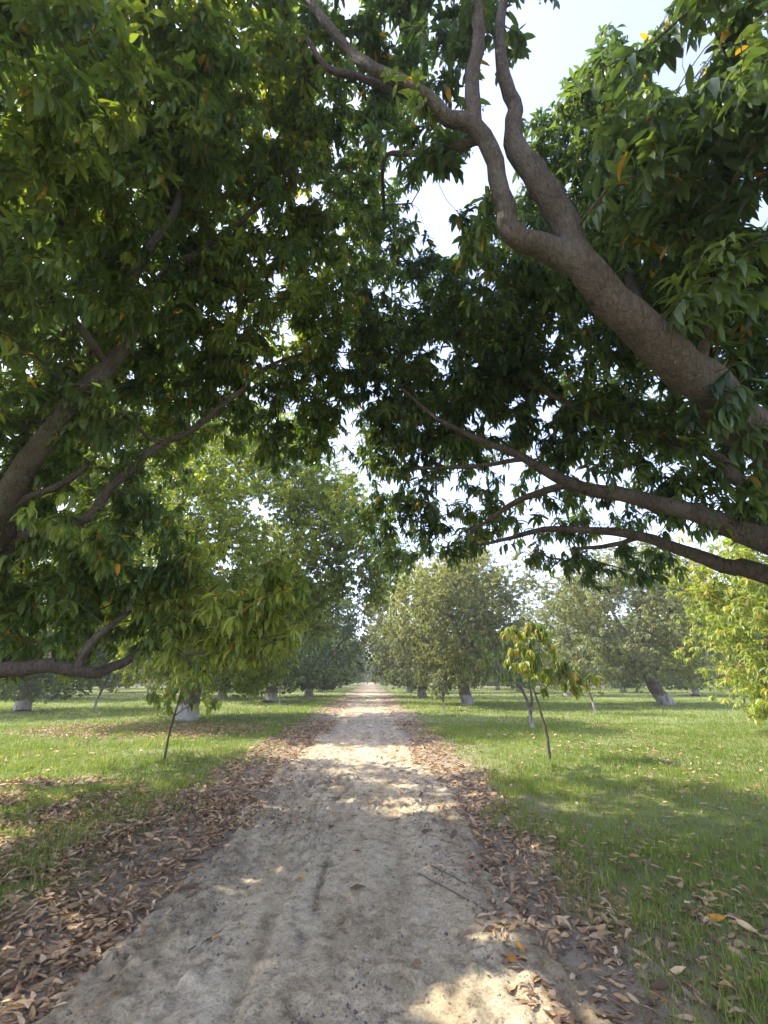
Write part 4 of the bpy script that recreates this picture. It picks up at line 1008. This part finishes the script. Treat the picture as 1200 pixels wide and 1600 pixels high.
# ---------------------------------------------------------------- fallen leaves
def dry_leaves(rng, x, y, L, lift=0.0, tints=None, curl=1.0):
    m = len(x)
    V = []
    st = [(0.0, 0.05), (0.25, .8), (0.55, 1.0), (0.8, .6), (1.0, 0.02)]
    ln = L * rng.uniform(.4, 1.3, m); wd = ln * rng.uniform(.26, .38, m)
    az = rng.uniform(0, 2 * PI, m)
    cu = rng.normal(0.0, .7, m) * curl; fo = rng.uniform(-.15, .75, m) * curl
    roll = rng.normal(0, .35, m); pit = rng.normal(0, .18, m)
    P = np.zeros((m, 15, 3))
    k = 0
    for t, w in st:
        a = cu * (t - .5)
        cx = ln * (t - .5) * np.cos(a * .5); cz = -ln * np.abs(t - .5) * np.sin(np.abs(a) * .5) * np.sign(-cu) * 1.2
        for s in (-1, 0, 1):
            yy = s * w * wd * .5 * np.cos(fo * 1.0); zz = cz + abs(s) * w * wd * .5 * np.sin(fo)
            zz = zz + s * w * wd * .12 * np.sin(t * 9 + cu * 7)
            P[:, k, 0] = cx; P[:, k, 1] = yy; P[:, k, 2] = zz
            k += 1
    # roll, pitch
    c, s_ = np.cos(roll)[:, None], np.sin(roll)[:, None]
    Y0 = P[:, :, 1] * c - P[:, :, 2] * s_; Z0 = P[:, :, 1] * s_ + P[:, :, 2] * c
    c, s_ = np.cos(pit)[:, None], np.sin(pit)[:, None]
    X0 = P[:, :, 0] * c - Z0 * s_; Z0 = P[:, :, 0] * s_ + Z0 * c
    c, s_ = np.cos(az)[:, None], np.sin(az)[:, None]
    Z0 = Z0 - Z0.min(1)[:, None]
    Q = np.stack([X0 * c - Y0 * s_, X0 * s_ + Y0 * c, Z0], -1)
    Q[:, :, 0] += x[:, None]; Q[:, :, 1] += y[:, None]
    Q[:, :, 2] += (surf_z(x, y) + .002)[:, None] + (lift if np.ndim(lift) == 0 else lift[:, None])
    pal = np.array([(.26, .175, .115), (.36, .25, .16), (.18, .12, .085), (.44, .32, .20), (.31, .24, .18), (.54, .42, .29), (.38, .26, .16), (.46, .36, .27)])
    C = pal[rng.integers(0, len(pal), m)] * rng.uniform(.6, 1.15, (m, 1)) * np.array([1.06, .99, .79])
    if tints is not None: C[:] = tints
    C = np.repeat(C[:, None, :], 15, 1)
    C[:, 1::3] *= 1.15
    F = []
    for r in range(4):
        for c_ in range(2):
            i = r * 3 + c_
            F.append((i, i + 1, i + 4, i + 3))
    return Q, C, F

rng = np.random.default_rng(123)
Qs, Cs = [], []
for n, xr, yr, L in ((60000, (-7.5, 5.5), (2.2, 7.5), .096), (80000, (-12, 9), (7.5, 20), .115), (16000, (-14, 12), (20, 45), .17)):
    x = rng.uniform(*xr, n); y = rng.uniform(*yr, n)
    k = (np.abs(x) < .92 * y + 1.5); x = x[k]; y = y[k]
    lm = litter_mask(x, y)
    lm = np.maximum(lm, .07 * grass_mask(x, y) * (.3 + 1.6 * sstep(.45, .65, fbm(x * .8, y * .8, 77, 3))) + .015)
    k = rng.uniform(0, 1, len(x)) < lm
    x = x[k]; y = y[k]; lm = lm[k]
    k = np.abs(x - path_centre(y)) > 1.0 if yr[0] < 7 else np.ones(len(x), bool)
    x = x[k]; y = y[k]; lm = lm[k]
    lift = rng.uniform(0, .035, len(x)) * lm + .035 * (lm < .2) * grass_mask(x, y)
    q, c, F = dry_leaves(rng, x, y, L, lift)
    Qs.append(q); Cs.append(c)
lm_ = leaves_to_mesh('leaf_litter', np.concatenate(Qs), np.concatenate(Cs), F, M_DRY)
tag(link('leaf_litter', lm_), 'carpet of dry brown fallen leaves along both edges of the path and under the trees', 'leaf litter', kind='stuff')
# far scatter on the track, part of the same kind of litter
n = 5000
x = rng.uniform(-1.6, 1.2, n); y = 6 + 40 * rng.uniform(0, 1, n) ** 1.3
k = rng.uniform(0, 1, n) < .08 + .7 * sstep(.45, .7, fbm(x * 1.3, y * .5, 95, 3)) * sstep(.1, 1.2, np.abs(x - path_centre(y) - .1) + .25)
q, c, F = dry_leaves(rng, x[k], y[k], .11, 0.0)
tag(link('leaf_crumbs', leaves_to_mesh('leaf_crumbs', q, c, F, M_DRY)), 'thin scatter of crushed dry leaves on the farther stretch of the path', 'leaf litter', kind='stuff')
# small crumbs of soil and chaff on the near path
def crumbs(rng, n, xr, yr, s0, s1):
    x = rng.uniform(*xr, n); y = rng.uniform(*yr, n)
    msk = fbm(x * 1.6, y * 1.0, 97, 3) + .25 * sstep(.6, 1.3, np.abs(x - path_centre(y)))
    k = rng.uniform(0, 1, n) < sstep(.42, .75, msk) * .9 + .05
    x = x[k]; y = y[k]; m = len(x)
    s = s0 * (s1 / s0) ** (rng.uniform(0, 1, m) ** 3)
    d = np.array([(1, 0, 0), (-.5, .87, 0), (-.5, -.87, 0), (0, 0, 1), (0, 0, -.6)])
    V = d[None] * s[:, None, None] * rng.uniform(.6, 1.4, (m, 5, 3))
    a = rng.uniform(0, 6.28, m); c, s_ = np.cos(a)[:, None], np.sin(a)[:, None]
    Q = np.stack([V[:, :, 0] * c - V[:, :, 1] * s_, V[:, :, 0] * s_ + V[:, :, 1] * c, V[:, :, 2]], -1)
    Q[:, :, 0] += x[:, None]; Q[:, :, 1] += y[:, None]; Q[:, :, 2] += surf_z(x, y)[:, None]
    C = np.array([.27, .225, .175]) * rng.uniform(.5, 1.4, (m, 1))
    return Q, np.repeat(C[:, None], 5, 1), [(0, 1, 3), (1, 2, 3), (2, 0, 3), (1, 0, 4), (2, 1, 4), (0, 2, 4)]
q, c, F = crumbs(rng, 40000, (-2.4, 2.4), (2.3, 9), .003, .02)
tag(link('soil_crumbs', leaves_to_mesh('soil_crumbs', q, c, F, M_DRY)), 'loose crumbs and grit of dry soil strewn over the near path', 'gravel', kind='stuff')

# broken bits of leaf trodden into the near path
n = 9000
x = rng.uniform(-2.0, 1.7, n); y = rng.uniform(2.4, 9, n)
k = rng.uniform(0, 1, n) < .06 + .8 * sstep(.48, .72, fbm(x * 2.1, y * 1.2, 101, 3)) * (.25 + .75 * sstep(.3, 1.2, np.abs(x - path_centre(y))))
q, c, F = dry_leaves(rng, x[k], y[k], .032, 0.0, curl=.5)
tag(link('leaf_bits', leaves_to_mesh('leaf_bits', q, c * .8, F, M_DRY)), 'broken bits of dry leaf trodden into the near path', 'leaf litter', kind='stuff')

# single leaves one can point at on the bare dirt
def single_leaf(x, y, L, tint, label, group, seed, curl=.8, lift=.0):
    rg = np.random.default_rng(seed)
    q, c, F = dry_leaves(rg, np.array([x]), np.array([y]), L, lift, tints=np.array([tint]), curl=curl)
    org = np.array([x, y, float(surf_z(np.array([x]), np.array([y]))[0])])
    me = leaves_to_mesh('fallen_leaf', q - org, c, F, M_DRY)
    o = link('fallen_leaf', me, None, tuple(org))
    return tag(o, label, 'leaf', group)
YEL = (.50, .31, .05)
SPEC = [(-.575, 4.62, .11, YEL, 'yellow curled leaf lying alone on the left half of the bare path'),
        (-.40, 4.25, .07, YEL, 'small yellow leaf in the narrow groove down the middle of the path'),
        (-1.02, 3.78, .06, YEL, 'small yellow leaf tip beside the thin twig at the left of the path'),
        (.95, 3.55, .17, (.62, .30, .04), 'bright orange leaf among brown ones at the right edge of the near path'),
        (.86, 3.43, .15, (.50, .22, .04), 'deep orange leaf just below the bright orange one on the right edge'),
        (2.33, 3.75, .16, (.55, .27, .04), 'orange leaf lying in the grass at the lower right'),
        (1.13, 3.22, .10, (.20, .33, .05), 'fresh green leaf on the brown litter at the right edge'),
        (.62, 3.3, .07, (.22, .36, .08), 'small pale green leaf flat on the bare dirt at the lower right'),
        (.0, 6.1 + .9, .13, (.38, .20, .07), 'brown orange leaf in the middle of the path past the groove'),
        (.04, 4.3, .08, (.22, .11, .05), 'dark brown upright leaf alone on the middle of the path'),
        (.72, 3.45, .07, (.35, .26, .17), 'pale tan leaf lying alone right of the path centre near the camera'),
        (.66, 4.5, .12, (.17, .25, .05), 'dull green leaf in the thin litter at the right of the path')]
for i, (x, y, L, t, lab) in enumerate(SPEC):
    single_leaf(x, y, L, t, lab, None, 300 + i)
# loose brown leaves on the dirt shoulders, one object each, sharing eight shapes
rl = np.random.default_rng(55)
protos = []
for k in range(10):
    q, c, F = dry_leaves(np.random.default_rng(400 + k), np.array([0.0]), np.array([0.0]), .14, 0.0)
    q[:, :, 2] -= q[:, :, 2].min()
    protos.append(leaves_to_mesh('fallen_leaf', q, c, F, M_DRY))
cnt = 0
while cnt < 240:
    x = rl.uniform(-1.9, 1.7); y = 2.4 + 7 * rl.uniform() ** 1.2
    u = abs(x - float(path_centre(np.array(y))))
    pk = .03 + .97 * float(sstep(.75, 1.35, np.array(u)))
    if rl.uniform() > pk: continue
    o = bpy.data.objects.new('fallen_leaf', protos[int(rl.integers(10))])
    col.objects.link(o)
    o.location = (x, y, float(surf_z(np.array([x]), np.array([y]))[0]) + .002)
    o.rotation_euler = (0, 0, rl.uniform(0, 6.28)); s = rl.uniform(.55, 1.1); o.scale = (s, s, s)
    if x < path_centre(np.array(y)):
        tag(o, 'dry brown leaf fallen loose on the left shoulder of the dirt path', 'leaf', 'loose brown leaves on the left shoulder of the path')
    else:
        tag(o, 'dry brown leaf fallen loose on the right shoulder of the dirt path', 'leaf', 'loose brown leaves on the right shoulder of the path')
    cnt += 1

# twigs lying on the path
def twig(pts, r, label):
    rg = np.random.default_rng(len(label))
    sk = Skel()
    p = []
    for i, (x, y) in enumerate(pts):
        z = float(surf_z(np.array([x]), np.array([y]))[0]) + r * 1.6
        p.append((x, y, z, r * (1 - .5 * i / len(pts))))
    off = np.array(p[0][:3])
    sk.polyline(p, 0, rg, step=.04, wob=.006)
    V, F, S = sk.meshes(rg)[0]
    o = link('twig', mesh_np('twig', V - off, F, S, M_STICK, smooth=True), None, tuple(off))
    tag(o, label, 'twig')
twig([(-1.12, 3.62), (-1.02, 3.82), (-.90, 4.05)], .0018, 'thin straight twig lying on the left half of the near path')
twig([(.42, 4.75), (.62, 4.35), (.83, 4.0), (.95, 3.85)], .0045, 'forked brown stick lying towards the right edge of the path')
twig([(.55, 4.85), (.75, 4.5), (.98, 4.15), (1.12, 3.95)], .0035, 'thin stick beside the brown forked one on the right of the path')
twig([(1.0, 5.0), (1.12, 4.6), (1.30, 4.2)], .005, 'pale thicker stick among the leaves on the right shoulder')
twig([(-.42, 3.0), (-.36, 2.92), (-.28, 2.88)], .007, 'short dark crooked stick on the path close to the camera')
twig([(.22, 6.2), (.36, 6.35)], .008, 'short pale stick in the middle of the path')
twig([(-1.75, 2.75), (-1.55, 3.0), (-1.42, 3.3)], .006, 'brown stick at the bottom left edge of the path')

# ---------------------------------------------------------------- thin dusty haze between the trees
hz, nt, ns, lk = new_mat('haze')
pv = N(nt, 'ShaderNodeVolumePrincipled'); pv.inputs['Density'].default_value = 0.0013
pv.inputs['Color'].default_value = (0.97, 0.96, 0.93, 1); pv.inputs['Anisotropy'].default_value = 0.3
ho = N(nt, 'ShaderNodeOutputMaterial'); lk.new(pv.outputs[0], ho.inputs['Volume'])
b = np.array([(x, y, z) for x in (-190, 190) for y in (-30, 200) for z in (-1.6, 20)], float)
hf = [0, 1, 3, 2, 4, 6, 7, 5, 0, 4, 5, 1, 2, 3, 7, 6, 0, 2, 6, 4, 1, 5, 7, 3]
ob = link('haze', mesh_np('haze', b, hf, [4] * 6, hz))
tag(ob, 'thin pale dusty haze hanging between the rows of trees', 'haze', kind='stuff')
